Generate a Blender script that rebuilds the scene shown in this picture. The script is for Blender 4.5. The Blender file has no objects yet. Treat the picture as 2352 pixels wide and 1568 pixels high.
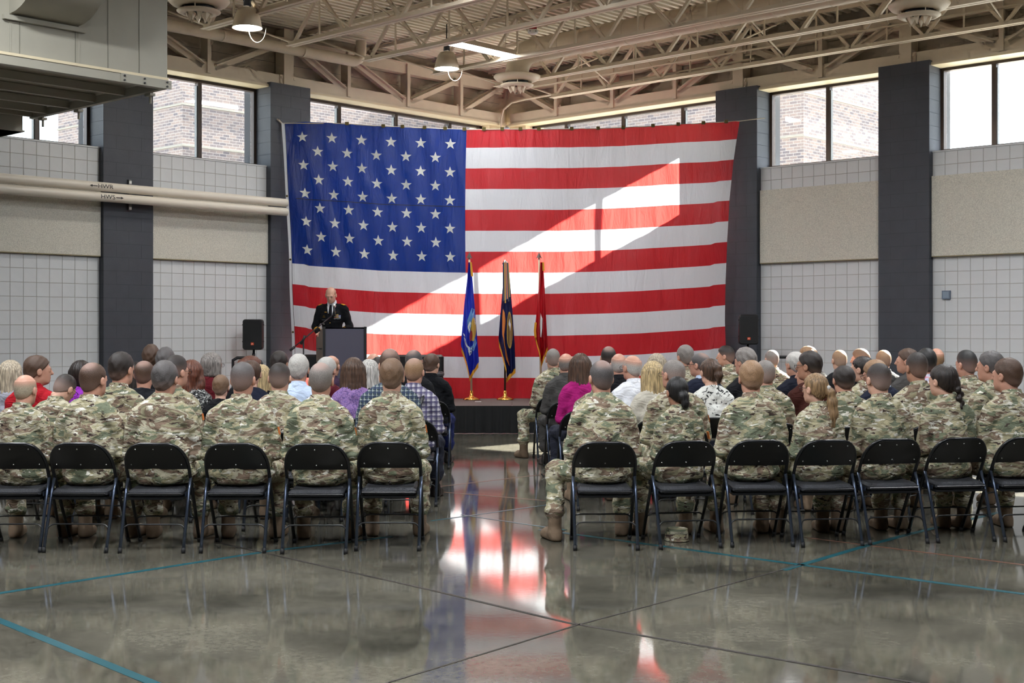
import bpy, bmesh, math, random
import numpy as np
from mathutils import Matrix, Vector

random.seed(7)
scene = bpy.context.scene
col = scene.collection

# ------------------------------------------------------------------ camera
F = 2991.0            # focal length in pixels of the 2352 x 1568 frame
HZ = 755.0            # horizon row
CAMH = 1.57
cam_d = bpy.data.cameras.new('camera')
cam_d.sensor_width = 36.0
cam_d.lens = F / 2352.0 * 36.0
cam_d.shift_y = -(784.0 - HZ) / 2352.0
cam_d.clip_end = 400
cam = bpy.data.objects.new('camera', cam_d)
cam.location = (0, 0, CAMH)
cam.rotation_euler = (math.pi / 2, 0, 0)
col.objects.link(cam)
scene.camera = cam

# ------------------------------------------------------------------ sky, sun, exposure
world = bpy.data.worlds.new('sky')
scene.world = world
world.use_nodes = True
bg = world.node_tree.nodes['Background']
bg.inputs[0].default_value = (0.80, 0.90, 1.0, 1)
bg.inputs[1].default_value = 3.3
sun_d = bpy.data.lights.new('sun', 'SUN')
sun_d.energy = 58.0
sun_d.angle = math.radians(0.6)
sun_d.color = (1.0, 0.95, 0.87)
sun = bpy.data.objects.new('sun', sun_d)
SUNDIR = Vector((-1.0, -1.0, -1.09))
sun.rotation_euler = SUNDIR.to_track_quat('-Z', 'Y').to_euler()
sun.location = (20, 40, 30)
col.objects.link(sun)

vs = scene.view_settings
vs.view_transform = 'Standard'
vs.look = 'None'
vs.exposure = 0.30
vs.gamma = 1.0
vs.use_curve_mapping = False
scene.cycles.use_denoising = True
scene.cycles.max_bounces = 5
scene.cycles.diffuse_bounces = 3
scene.cycles.glossy_bounces = 3
scene.cycles.transmission_bounces = 4
scene.cycles.transparent_max_bounces = 8
scene.cycles.use_adaptive_sampling = True
scene.cycles.adaptive_threshold = 0.1
scene.cycles.adaptive_min_samples = 12
scene.cycles.sample_clamp_indirect = 8.0
scene.cycles.caustics_reflective = False
scene.cycles.caustics_refractive = False

# ------------------------------------------------------------------ helpers
def srgb(r, g, b):
    def c(v):
        v /= 255.0
        return v / 12.92 if v <= 0.04045 else ((v + 0.055) / 1.055) ** 2.4
    return (c(r), c(g), c(b), 1.0)

def at(px, py, Y):
    """pixel and depth -> world point"""
    return Vector(((px - 1176.0) / F * Y, Y, CAMH + (HZ - py) / F * Y))

def ground(px, py):
    Y = CAMH * F / (py - HZ)
    return Vector(((px - 1176.0) / F * Y, Y, 0.0))

class G:
    """geometry collector"""
    def __init__(s):
        s.v = []; s.f = []
    def add(s, v, f):
        o = len(s.v)
        s.v.extend([tuple(p) for p in v]); s.f.extend([tuple(i + o for i in q) for q in f])
        return s
    def box(s, x0, x1, y0, y1, z0, z1):
        if x0 > x1: x0, x1 = x1, x0
        if y0 > y1: y0, y1 = y1, y0
        if z0 > z1: z0, z1 = z1, z0
        v = [(x0,y0,z0),(x1,y0,z0),(x1,y1,z0),(x0,y1,z0),(x0,y0,z1),(x1,y0,z1),(x1,y1,z1),(x0,y1,z1)]
        f = [(0,3,2,1),(4,5,6,7),(0,1,5,4),(1,2,6,5),(2,3,7,6),(3,0,4,7)]
        return s.add(v, f)
    def cbox(s, x0, x1, y0, y1, z0, z1, c=0.01):
        """box with chamfered vertical and top edges (rounded look)"""
        xs = [(x0+c,y0),(x1-c,y0),(x1,y0+c),(x1,y1-c),(x1-c,y1),(x0+c,y1),(x0,y1-c),(x0,y0+c)]
        mx, my = (x0+x1)/2, (y0+y1)/2
        def ring(z, k):
            return [(mx+(x-mx)*k[0], my+(y-my)*k[1], z) for x, y in xs]
        kx = (x1-x0-2*c)/(x1-x0); ky = (y1-y0-2*c)/(y1-y0)
        v = ring(z0,(kx,ky))+ring(z0+c,(1,1))+ring(z1-c,(1,1))+ring(z1,(kx,ky))
        f = [tuple(range(7,-1,-1)), tuple(range(24,32))]
        for r in range(3):
            for i in range(8):
                j=(i+1)%8
                f.append((r*8+i, r*8+j, r*8+8+j, r*8+8+i))
        return s.add(v, f)
    def tube(s, pts, r, seg=8, caps=True, flat=1.0):
        pts = [Vector(p) for p in pts]
        n = len(pts)
        rs = r if isinstance(r, (list, tuple)) else [r]*n
        d0 = (pts[1]-pts[0]).normalized()
        up = Vector((0,0,1)) if abs(d0.z) < 0.9 else Vector((0,1,0))
        u = d0.cross(up).normalized(); w = u.cross(d0).normalized()
        v = []; prev = d0
        for i, p in enumerate(pts):
            if i == 0: d = d0
            elif i == n-1: d = (pts[i]-pts[i-1]).normalized()
            else: d = ((pts[i]-pts[i-1]).normalized()+(pts[i+1]-pts[i]).normalized()).normalized()
            q = prev.rotation_difference(d)
            u = q @ u; w = q @ w; prev = d
            for k in range(seg):
                a = 2*math.pi*k/seg
                v.append(p + rs[i]*(math.cos(a)*u + flat*math.sin(a)*w))
        f = []
        for i in range(n-1):
            for k in range(seg):
                j = (k+1) % seg
                f.append((i*seg+k, i*seg+j, (i+1)*seg+j, (i+1)*seg+k))
        if caps:
            f.append(tuple(range(seg-1,-1,-1))); f.append(tuple(range((n-1)*seg, n*seg)))
        return s.add(v, f)
    def lathe(s, prof, seg=24, c=(0,0,0), caps=True):
        v = []
        for r, z in prof:
            for k in range(seg):
                a = 2*math.pi*k/seg
                v.append((c[0]+r*math.cos(a), c[1]+r*math.sin(a), c[2]+z))
        f = []
        for i in range(len(prof)-1):
            for k in range(seg):
                j=(k+1)%seg
                f.append((i*seg+k, i*seg+j, (i+1)*seg+j, (i+1)*seg+k))
        if caps:
            f.append(tuple(range(seg-1,-1,-1))); f.append(tuple(range((len(prof)-1)*seg, len(prof)*seg)))
        return s.add(v, f)
    def beam(s, p, q, w, h, up=(0,0,1)):
        """rectangular bar from p to q; h along up, w sideways"""
        p = Vector(p); q = Vector(q); d=(q-p).normalized(); up=Vector(up)
        sd = d.cross(up)
        if sd.length < 1e-4: sd = d.cross(Vector((0,1,0)))
        sd.normalize(); uu = sd.cross(d).normalized()
        v=[]
        for c in (p,q):
            for a,b in ((-1,-1),(1,-1),(1,1),(-1,1)):
                v.append(c+sd*(a*w/2)+uu*(b*h/2))
        return s.add(v,[(0,1,2,3),(7,6,5,4),(0,4,5,1),(1,5,6,2),(2,6,7,3),(3,7,4,0)])
    def grid(s, fn, nu, nv, u0=0., u1=1., v0=0., v1=1.):
        v=[]
        for j in range(nv+1):
            for i in range(nu+1):
                v.append(fn(u0+(u1-u0)*i/nu, v0+(v1-v0)*j/nv))
        f=[]
        for j in range(nv):
            for i in range(nu):
                a=j*(nu+1)+i
                f.append((a,a+nu+1,a+nu+2,a+1))
        return s.add(v,f)
    def mesh(s, name, smooth=False):
        me = bpy.data.meshes.new(name)
        me.from_pydata(s.v, [], s.f)
        me.validate()
        if smooth:
            me.polygons.foreach_set('use_smooth', [True]*len(me.polygons))
        return me

def link(name, me, mat=None, parent=None, loc=None, rot=None, sc=None):
    o = bpy.data.objects.new(name, me)
    col.objects.link(o)
    if mat is not None and me is not None and hasattr(me, 'materials') and len(me.materials) == 0:
        me.materials.append(mat)
    if parent is not None: o.parent = parent
    if loc is not None: o.location = loc
    if rot is not None: o.rotation_euler = rot
    if sc is not None: o.scale = sc
    return o

def obj(name, g, mat, parent=None, smooth=False, loc=None, rot=None):
    return link(name, g.mesh(name, smooth), mat, parent, loc, rot)

def auto_smooth(o, ang=35):
    try:
        o.data.set_sharp_from_angle(angle=math.radians(ang))
    except Exception:
        pass
    return o

def tag(o, label, cat=None, group=None, kind=None):
    o['label'] = label
    if cat: o['category'] = cat
    if group: o['group'] = group
    if kind: o['kind'] = kind
    return o

def thing(name, label, cat, loc=(0,0,0), rz=0.0, group=None):
    o = bpy.data.objects.new(name, None)
    o.empty_display_size = 0.1
    col.objects.link(o)
    o.location = loc; o.rotation_euler = (0,0,rz)
    return tag(o, label, cat, group)

def copy_tree(src, parent=None):
    c = src.copy(); col.objects.link(c)
    if parent is not None: c.parent = parent
    for ch in list(src.children):
        copy_tree(ch, c)
    return c

# ------------------------------------------------------------------ materials
def nodes_of(name):
    m = bpy.data.materials.new(name)
    m.use_nodes = True
    nt = m.node_tree
    return m, nt, nt.nodes, nt.links, nt.nodes['Principled BSDF']

def mat(name, color, rough=0.6, metal=0.0, spec=0.5, vary=0.0, vscale=6.0, bump=0.0, bscale=40.0, emit=None, estr=0.0):
    m, nt, N, L, P = nodes_of(name)
    P.inputs['Base Color'].default_value = color
    P.inputs['Roughness'].default_value = rough
    P.inputs['Metallic'].default_value = metal
    P.inputs['Specular IOR Level'].default_value = spec
    tc = None
    if vary or bump:
        tc = N.new('ShaderNodeTexCoord')
    if vary:
        nz = N.new('ShaderNodeTexNoise'); nz.inputs['Scale'].default_value = vscale; nz.inputs['Detail'].default_value = 4
        L.new(tc.outputs['Object'], nz.inputs['Vector'])
        mr = N.new('ShaderNodeMapRange')
        mr.inputs['From Min'].default_value = 0.3; mr.inputs['From Max'].default_value = 0.7
        mr.inputs['To Min'].default_value = 1-vary; mr.inputs['To Max'].default_value = 1+vary
        L.new(nz.outputs['Fac'], mr.inputs['Value'])
        hs = N.new('ShaderNodeHueSaturation'); hs.inputs['Color'].default_value = color
        L.new(mr.outputs['Result'], hs.inputs['Value'])
        L.new(hs.outputs['Color'], P.inputs['Base Color'])
    if bump:
        nb = N.new('ShaderNodeTexNoise'); nb.inputs['Scale'].default_value = bscale; nb.inputs['Detail'].default_value = 3
        L.new(tc.outputs['Object'], nb.inputs['Vector'])
        bp = N.new('ShaderNodeBump'); bp.inputs['Strength'].default_value = bump; bp.inputs['Distance'].default_value = 0.02
        L.new(nb.outputs['Fac'], bp.inputs['Height']); L.new(bp.outputs['Normal'], P.inputs['Normal'])
    if emit:
        P.inputs['Emission Color'].default_value = emit
        P.inputs['Emission Strength'].default_value = estr
    return m

M = {}
M['tile'] = mat('glazed_block', srgb(212,214,216), 0.4, vary=0.03, vscale=3)
M['grout'] = mat('grout', srgb(182,178,174), 0.8)
M['pillar'] = mat('charcoal_block', srgb(66,69,77), 0.55, vary=0.06, bump=0.15, bscale=120)
M['pillar_joint'] = mat('charcoal_joint', srgb(58,61,68), 0.8)
M['beige'] = mat('beige_paint', srgb(220,206,184), 0.55, vary=0.03)
M['beige_block'] = mat('beige_block', srgb(208,193,172), 0.7, vary=0.05, bump=0.2, bscale=90)
M['deck'] = mat('roof_deck_paint', srgb(236,224,202), 0.6, vary=0.04, vscale=2)
M['unit'] = mat('air_handler_paint', srgb(164,160,146), 0.5, vary=0.02)
M['unit_dark'] = mat('unit_seam', srgb(120,118,106), 0.6)
M['bolt_dark'] = mat('dark_bolt', srgb(40,40,42), 0.5)
M['frame'] = mat('bronze_frame', srgb(58,46,38), 0.4, metal=0.2)
M['grey_metal'] = mat('aluminium_mullion', srgb(120,120,118), 0.35, metal=0.6)  # even grey metal for mullion trim, pipe bracket and spearheads
M['panel'] = mat('acoustic_panel', srgb(214,210,198), 0.9, vary=0.2, vscale=90, bump=0.5, bscale=160)
M['panel_edge'] = mat('panel_edge', srgb(150,140,110), 0.8)
M['pipe'] = mat('pipe_jacket', srgb(222,214,200), 0.4)
M['black'] = mat('black_plastic', srgb(24,24,27), 0.45)
M['grille'] = mat('speaker_grille', srgb(16,17,20), 0.6, bump=0.3, bscale=300)
M['orange'] = mat('orange_badge', srgb(225,80,30), 0.5)
M['white'] = mat('white_paint', srgb(235,235,232), 0.5)
M['chair_metal'] = mat('black_tube', srgb(20,21,24), 0.28, metal=0.0, spec=0.6)
M['chair_leg'] = mat('dark_steel_leg', srgb(92,102,122), 0.28, metal=0.85)
M['chair_back'] = mat('black_steel_back', srgb(11,11,12), 0.38)
M['chair_seat'] = mat('black_vinyl_seat', srgb(46,47,52), 0.6, bump=0.35, bscale=120)
M['rubber'] = mat('rubber', srgb(26,26,28), 0.7)
M['chrome'] = mat('bright_metal', srgb(225,225,222), 0.25, metal=1.0)
M['brass'] = mat('brass', srgb(225,180,90), 0.18, metal=1.0)
M['gold'] = mat('gold_fringe', srgb(222,160,36), 0.6)
M['podium'] = mat('podium_laminate', srgb(78,76,92), 0.5, bump=0.05, bscale=200)
M['podium_lit_side'] = mat('podium_lit_side', srgb(120,105,92), 0.5)  # brownish light on the left face put into its colour
M['stage'] = mat('stage_carpet', srgb(96,84,80), 0.95, vary=0.08, vscale=40)
M['skirt'] = mat('stage_skirt', srgb(13,13,14), 0.9)
M['teal'] = mat('teal_court_paint', srgb(30,84,94), 0.3)
M['redline'] = mat('red_court_paint', srgb(118,80,66), 0.3)
M['joint'] = mat('slab_joint', srgb(50,44,40), 0.7)
M['ground'] = mat('yard_concrete', srgb(150,146,138), 0.9)
M['red_plastic'] = mat('red_plastic', srgb(170,24,30), 0.4)
M['pole_wood'] = mat('pole_wood', srgb(205,180,150), 0.4)
M['pole_dark'] = mat('pole_dark', srgb(60,45,35), 0.4)
M['lamp_glow'] = mat('lamp_glow', (1,1,1,1), 0.5, emit=(1.0,0.97,0.9,1), estr=14)
M['tube_glow'] = mat('fluorescent_glow', (1,1,1,1), 0.5, emit=(0.93,0.96,1.0,1), estr=12)
M['soffit'] = mat('cream_trim', srgb(222,208,176), 0.5)
M['cord'] = mat('white_cord', srgb(230,226,205), 0.5)
M['rope'] = mat('rope', srgb(190,180,165), 0.8)
M['clip'] = mat('clip', srgb(90,78,40), 0.4, metal=0.6)
M['black_cable'] = mat('black_cable', srgb(15,15,16), 0.6)

def glass_mat():
    m = bpy.data.materials.new('window_glass'); m.use_nodes = True
    nt = m.node_tree; N = nt.nodes; L = nt.links; N.clear()
    out = N.new('ShaderNodeOutputMaterial'); mix = N.new('ShaderNodeMixShader')
    tr = N.new('ShaderNodeBsdfTransparent'); gl = N.new('ShaderNodeBsdfGlossy'); gl.inputs['Roughness'].default_value = 0.0
    tr.inputs['Color'].default_value = (0.94,0.96,0.96,1)
    lw = N.new('ShaderNodeLayerWeight'); lw.inputs['Blend'].default_value = 0.5
    pw = N.new('ShaderNodeMath'); pw.operation = 'POWER'; pw.inputs[1].default_value = 4.0; L.new(lw.outputs['Facing'], pw.inputs[0])
    fr = N.new('ShaderNodeMath'); fr.operation = 'MULTIPLY_ADD'; fr.inputs[1].default_value = 0.8; fr.inputs[2].default_value = 0.05; L.new(pw.outputs[0], fr.inputs[0])
    L.new(fr.outputs[0], mix.inputs[0]); L.new(tr.outputs[0], mix.inputs[1]); L.new(gl.outputs[0], mix.inputs[2])
    L.new(mix.outputs[0], out.inputs['Surface'])
    return m
M['glass'] = glass_mat()

def brick_mat():
    m, nt, N, L, P = nodes_of('brown_brick')
    tc = N.new('ShaderNodeTexCoord'); sep = N.new('ShaderNodeSeparateXYZ'); L.new(tc.outputs['Object'], sep.inputs[0])
    ad = N.new('ShaderNodeMath'); ad.operation = 'ADD'; L.new(sep.outputs['X'], ad.inputs[0]); L.new(sep.outputs['Y'], ad.inputs[1])
    cm = N.new('ShaderNodeCombineXYZ'); L.new(ad.outputs[0], cm.inputs['X']); L.new(sep.outputs['Z'], cm.inputs['Y'])
    br = N.new('ShaderNodeTexBrick')
    br.inputs['Color1'].default_value = srgb(142,127,122); br.inputs['Color2'].default_value = srgb(100,95,102)
    br.inputs['Mortar'].default_value = srgb(168,160,156)
    br.inputs['Scale'].default_value = 1.0; br.inputs['Mortar Size'].default_value = 0.008
    br.inputs['Brick Width'].default_value = 0.235; br.inputs['Row Height'].default_value = 0.085; br.inputs['Bias'].default_value = -0.1
    L.new(cm.outputs[0], br.inputs['Vector'])
    L.new(br.outputs['Color'], P.inputs['Base Color']); P.inputs['Roughness'].default_value = 0.9
    return m
M['brick'] = brick_mat()

def floor_mat():
    m, nt, N, L, P = nodes_of('polished_concrete')
    tc = N.new('ShaderNodeTexCoord')
    n1 = N.new('ShaderNodeTexNoise'); n1.inputs['Scale'].default_value = 0.9; n1.inputs['Detail'].default_value = 6; n1.inputs['Roughness'].default_value = 0.62
    n2 = N.new('ShaderNodeTexNoise'); n2.inputs['Scale'].default_value = 26; n2.inputs['Detail'].default_value = 5
    n3 = N.new('ShaderNodeTexVoronoi'); n3.inputs['Scale'].default_value = 60
    for n in (n1,n2,n3): L.new(tc.outputs['Object'], n.inputs['Vector'])
    cr = N.new('ShaderNodeValToRGB')
    e = cr.color_ramp.elements
    e[0].position = 0.32; e[0].color = srgb(62,60,53); e[1].position = 0.68; e[1].color = srgb(112,108,96)
    L.new(n1.outputs['Fac'], cr.inputs['Fac'])
    mr = N.new('ShaderNodeMapRange'); mr.inputs['From Min'].default_value=0.25; mr.inputs['From Max'].default_value=0.75
    mr.inputs['To Min'].default_value=0.78; mr.inputs['To Max'].default_value=1.22
    L.new(n2.outputs['Fac'], mr.inputs['Value'])
    hs = N.new('ShaderNodeHueSaturation'); L.new(cr.outputs['Color'], hs.inputs['Color']); L.new(mr.outputs['Result'], hs.inputs['Value'])
    sp = N.new('ShaderNodeMapRange'); sp.inputs['From Min'].default_value=0.0; sp.inputs['From Max'].default_value=0.25
    sp.inputs['To Min'].default_value=0.55; sp.inputs['To Max'].default_value=1.0
    L.new(n3.outputs['Distance'], sp.inputs['Value'])
    hs2 = N.new('ShaderNodeHueSaturation'); L.new(hs.outputs['Color'], hs2.inputs['Color']); L.new(sp.outputs['Result'], hs2.inputs['Value'])
    L.new(hs2.outputs['Color'], P.inputs['Base Color'])
    rr = N.new('ShaderNodeMapRange'); rr.inputs['To Min'].default_value=0.04; rr.inputs['To Max'].default_value=0.09
    L.new(n1.outputs['Fac'], rr.inputs['Value']); L.new(rr.outputs['Result'], P.inputs['Roughness'])
    P.inputs['Specular IOR Level'].default_value = 0.32
    bp = N.new('ShaderNodeBump'); bp.inputs['Strength'].default_value = 0.008; bp.inputs['Distance'].default_value = 0.01
    L.new(n2.outputs['Fac'], bp.inputs['Height']); L.new(bp.outputs['Normal'], P.inputs['Normal'])
    return m
M['floor'] = floor_mat()

def cloth_flag(name, color, trans=0.5, tcol=None, bstr=0.55):
    m = bpy.data.materials.new(name); m.use_nodes = True
    nt = m.node_tree; N = nt.nodes; L = nt.links; N.clear()
    out = N.new('ShaderNodeOutputMaterial')
    d = N.new('ShaderNodeBsdfDiffuse'); t = N.new('ShaderNodeBsdfTranslucent'); mx = N.new('ShaderNodeMixShader')
    d.inputs['Color'].default_value = color; t.inputs['Color'].default_value = tcol or color
    mx.inputs[0].default_value = trans
    tc = N.new('ShaderNodeTexCoord'); mp = N.new('ShaderNodeMapping'); mp.inputs['Scale'].default_value = (2.4,1,0.5); mp.inputs['Rotation'].default_value=(0,0.25,0)
    nz = N.new('ShaderNodeTexNoise'); nz.inputs['Scale'].default_value = 3.2; nz.inputs['Detail'].default_value = 5; nz.inputs['Distortion'].default_value = 0.6
    L.new(tc.outputs['Object'], mp.inputs['Vector']); L.new(mp.outputs['Vector'], nz.inputs['Vector'])
    bp = N.new('ShaderNodeBump'); bp.inputs['Strength'].default_value = bstr; bp.inputs['Distance'].default_value = 0.06
    L.new(nz.outputs['Fac'], bp.inputs['Height'])
    L.new(bp.outputs['Normal'], d.inputs['Normal']); L.new(bp.outputs['Normal'], t.inputs['Normal'])
    g = N.new('ShaderNodeBsdfGlossy'); g.inputs['Roughness'].default_value = 0.35; g.inputs['Color'].default_value = (1,1,1,1)
    L.new(bp.outputs['Normal'], g.inputs['Normal'])
    m2 = N.new('ShaderNodeMixShader'); m2.inputs[0].default_value = 0.03
    L.new(d.outputs[0], mx.inputs[1]); L.new(t.outputs[0], mx.inputs[2])
    L.new(mx.outputs[0], m2.inputs[1]); L.new(g.outputs[0], m2.inputs[2]); L.new(m2.outputs[0], out.inputs['Surface'])
    return m
M['flag_red'] = cloth_flag('flag_red', srgb(198,12,42), 0.32, (0.88,0.085,0.07,1))
M['flag_white'] = cloth_flag('flag_white', srgb(238,242,248), 0.36)
M['flag_blue'] = cloth_flag('flag_blue', srgb(6,40,122), 0.36, (0.003,0.065,0.5,1))
M['flag_star'] = cloth_flag('flag_star', srgb(232,234,228), 0.2)
# ------------------------------------------------------------------ the room
# Room coordinates: the far corner is the origin, x runs along the right wall, -y along the left wall.
ALPHA = math.radians(42.85)
CORNER = Vector((-0.10, 26.0, 0.0))
ROOM = Matrix.Translation(CORNER) @ Matrix.Rotation(-ALPHA, 4, 'Z')
ROOM_INV = ROOM.inverted()

def room(o):
    o.matrix_world = ROOM
    return o

def tn(side, t, n, z):
    """t along the wall from the corner, n inwards from its face"""
    return (n, -t, z) if side == 'left' else (t, -n, z)

def wbox(g, side, t0, t1, n0, n1, z0, z1):
    a = tn(side, t0, n0, z0); b = tn(side, t1, n1, z1)
    return g.box(a[0], b[0], a[1], b[1], a[2], b[2])

SILL, HEAD, DECK = 4.27, 5.67, 6.66
PILLARS = [(5.04, 5.87), (8.08, 8.92), (11.1, 11.93)]
BAYS = [(0.43, 5.04), (5.87, 8.08), (8.92, 11.1), (11.93, 14.15), (14.98, 17.2)]
RX, RY = 25.0, 27.0

# floor
g = G(); g.add([(0,0,0),(RX,0,0),(RX,-RY,0),(0,-RY,0)], [(3,2,1,0)])
floor = room(obj('floor', g, M['floor'])); tag(floor, 'polished grey concrete floor with painted court lines', kind='structure')

def strip(name, px, w, m, z):
    """a painted line or joint on the floor through pixel points"""
    g = G()
    P = [ROOM_INV @ ground(*p) for p in px]
    for a, b in zip(P[:-1], P[1:]):
        d = (b-a).normalized(); s = Vector((-d.y, d.x, 0))*w/2
        v = [a-s, b-s, b+s, a+s]
        v = [(q.x,q.y,z) for q in v] + [(q.x,q.y,z-0.004) for q in v]
        g.add(v, [(0,1,2,3),(0,4,5,1),(1,5,6,2),(2,6,7,3),(3,7,4,0)])
    return obj(name, g, m, floor)
strip('court_line', [(-400,1440),(0,1362),(620,1265),(900,1232)], 0.05, M['teal'], 0.0016)
strip('court_line', [(-60,1402),(0,1425),(350,1568),(560,1660)], 0.055, M['teal'], 0.0016)
strip('court_line', [(1240,1216),(1840,1297),(2352,1364),(2600,1398)], 0.05, M['teal'], 0.0016)
strip('court_line', [(1800,1309),(2000,1250),(2090,1226),(2300,1175)], 0.05, M['teal'], 0.0016)
strip('court_line', [(1850,1234),(2352,1297),(2600,1330)], 0.03, M['redline'], 0.0014)
strip('court_line', [(960,1123),(1260,1088)], 0.022, M['redline'], 0.0014)
strip('court_line', [(960,1125),(1260,1150)], 0.022, M['redline'], 0.0014)
strip('court_line', [(990,1196),(1280,1156)], 0.028, M['teal'], 0.0016)
strip('court_line', [(1060,1182),(1300,1217)], 0.028, M['teal'], 0.0018)
strip('control_joint', [(495,1245),(1000,1357),(1305,1430),(2100,1568),(2400,1622)], 0.022, M['joint'], 0.0022)
strip('control_joint', [(840,1584),(890,1568),(1320,1437),(1840,1297)], 0.012, M['joint'], 0.0022)
strip('control_joint', [(1010,1050),(1107,1040),(1230,1029)], 0.012, M['joint'], 0.0022)

# walls below the windows
tile_me = {}
def tile_mesh(w, h, side):
    k = (round(w,3), round(h,3), side)
    if k not in tile_me:
        g = G(); c = 0.002
        if side == 'left':
            v = [(-0.012,-w/2,-h/2),(-0.014,w/2,-h/2),(-0.014,w/2,h/2),(-0.014,-w/2,h/2)]
            u = [(0,-w/2+c,-h/2+c),(0,w/2-c,-h/2+c),(0,w/2-c,h/2-c),(0,-w/2+c,h/2-c)]
        else:
            v = [(w/2,0.014,-h/2),(-w/2,0.014,-h/2),(-w/2,0.014,h/2),(w/2,0.014,h/2)]
            u = [(w/2-c,0,-h/2+c),(-w/2+c,0,-h/2+c),(-w/2+c,0,h/2-c),(w/2-c,0,h/2-c)]
            v = [v[1],v[0],v[3],v[2]]; u = [u[1],u[0],u[3],u[2]]
        g.add(v+u, [(4,5,6,7),(0,1,5,4),(1,2,6,5),(2,3,7,6),(3,0,4,7)])
        me = g.mesh('tile'); tile_me[k] = me
    return tile_me[k]

CO = 0.2033
def tiles(side, wall, t0, t1, r0, r1, name='tile', m=None, w=CO, proud=0.0):
    n = int(round((t1-t0)/w)); n = max(1, n); ww = (t1-t0)/n
    for r in range(r0, r1):
        for i in range(n):
            t = t0+ww*(i+0.5); z = CO*(r+0.5)
            me = tile_mesh(ww-0.006, CO-0.006, side)
            link(name, me, m or M['tile'], wall, loc=tn(side, t, proud, z))

for side in ('left', 'right'):
    L_ = RY if side == 'left' else RX
    g = G(); wbox(g, side, 0, L_, -0.62, -0.005, 0, SILL)
    w = room(obj('wall_'+side, g, M['grout']))
    tag(w, 'white square-block wall on the %s side of the hall' % side, kind='structure')
    # tiles: those above the seated heads one by one, the hidden rows below as one part
    for bi, (t0, t1) in enumerate([(5.87,8.08),(8.92,11.1)]):
        tiles(side, w, t0, t1, 5, 13)
        tiles(side, w, t0, t1, 17 if side == 'left' else 19, 21)
    gs = G()
    for (t0, t1) in [(5.87,8.08),(8.92,11.1)]:
        n = 11; ww = (t1-t0)/n
        for r in list(range(0,5))+list(range(13, 17 if side == 'left' else 19)):
            for i in range(n):
                wbox(gs, side, t0+ww*i+0.003, t0+ww*(i+1)-0.003, -0.014, 0.0, CO*r+0.003, CO*(r+1)-0.003)
    o = obj('low_tiles', gs, M['tile'], w); o['kind'] = 'stuff'
    for (t0, t1) in [(0.0,5.04),(11.93,L_)]:
        gs = G(); wbox(gs, side, t0, t1, -0.014, 0, 0, SILL)
        obj('plain_block_face', gs, M['tile'], w)
    # sill caps
    for (t0, t1) in BAYS:
        gs = G(); wbox(gs, side, t0, t1, -0.62, 0.012, SILL-0.004, SILL+0.018); obj('sill_cap', gs, M['tile'], w)
    # upper wall behind the truss
    g = G(); wbox(g, side, -0.4, L_, -0.40, -0.22, HEAD, DECK+0.3)
    u = room(obj('wall_%s_upper' % side, g, M['beige_block']))
    tag(u, 'beige block wall above the %s windows behind the truss' % side, kind='structure')
    # recessed courses of the upper wall, visible as joints
    for z in (5.88, 6.08, 6.28):
        gs = G(); wbox(gs, side, 0, 12, -0.222, -0.2185, z, z+0.006); obj('block_joint', gs, M['unit_dark'], u)
    # corner pier
    g = G(); wbox(g, side, 0.0 if side=='left' else 0.0, 0.43, -0.62, -0.08, SILL, HEAD)
    p = room(obj('trim_corner_pier_'+side, g, M['soffit'])); tag(p, 'cream corner pier beside the %s windows' % side, kind='structure')
    # cream soffit strip over the window heads
    g = G(); wbox(g, side, 0.0, 13, -0.46, 0.07, HEAD-0.075, HEAD-0.045)
    p = room(obj('trim_window_head_'+side, g, M['soffit'])); tag(p, 'cream trim ledge over the %s windows' % side, kind='structure')
    # rest of the window wall beyond the view
    g = G(); wbox(g, side, 14.15, 14.98, -0.62, 0.12, SILL, HEAD); wbox(g, side, 17.2, L_, -0.62, -0.1, SILL, HEAD)
    p = room(obj('wall_%s_end' % side, g, M['tile'])); tag(p, 'white wall continuing past the %s windows' % side, kind='structure')

# pillars of dark block
BL = CO*2
def pillar(side, t0, t1, label):
    g = G(); wbox(g, side, t0+0.008, t1-0.002, -0.62, 0.1185, 0, HEAD-0.002)
    p = room(obj('pillar', g, M['pillar_joint'])); tag(p, label, 'pillar')
    for r in range(28):
        z0, z1 = CO*r+0.003, min(CO*(r+1)-0.003, HEAD)
        if r == 27: z1 = HEAD
        w = t1-t0
        cuts = [0, w/2, w] if r % 2 == 0 else [0, w*0.25, w*0.75, w]
        for a, b in zip(cuts[:-1], cuts[1:]):
            gs = G(); wbox(gs, side, t0+a+0.0025, t0+b-0.0025, 0.104, 0.12, z0, z1)
            obj('block', gs, M['pillar'], p)
        gs = G(); wbox(gs, side, t1-0.01, t1+0.001, (-0.36 if z0 > SILL-0.1 else 0.004), 0.117, z0, z1)
        obj('side_block', gs, M['pillar'], p)
pillar('left', *PILLARS[0], 'dark grey block pillar behind the left edge of the big flag')
pillar('left', *PILLARS[1], 'dark grey block pillar crossed by white pipes, left wall')
pillar('right', *PILLARS[0], 'dark grey block pillar behind the right edge of the big flag')
pillar('right', *PILLARS[1], 'dark grey block pillar between acoustic panels on right wall')
for side in ('left','right'):
    g = G(); wbox(g, side, 11.1, 11.93, -0.62, 0.12, 0, HEAD)
    p = room(obj('wall_%s_outer_pillar' % side, g, M['pillar'])); tag(p, 'dark block pier at the outer end of %s windows' % side, kind='structure')

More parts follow.
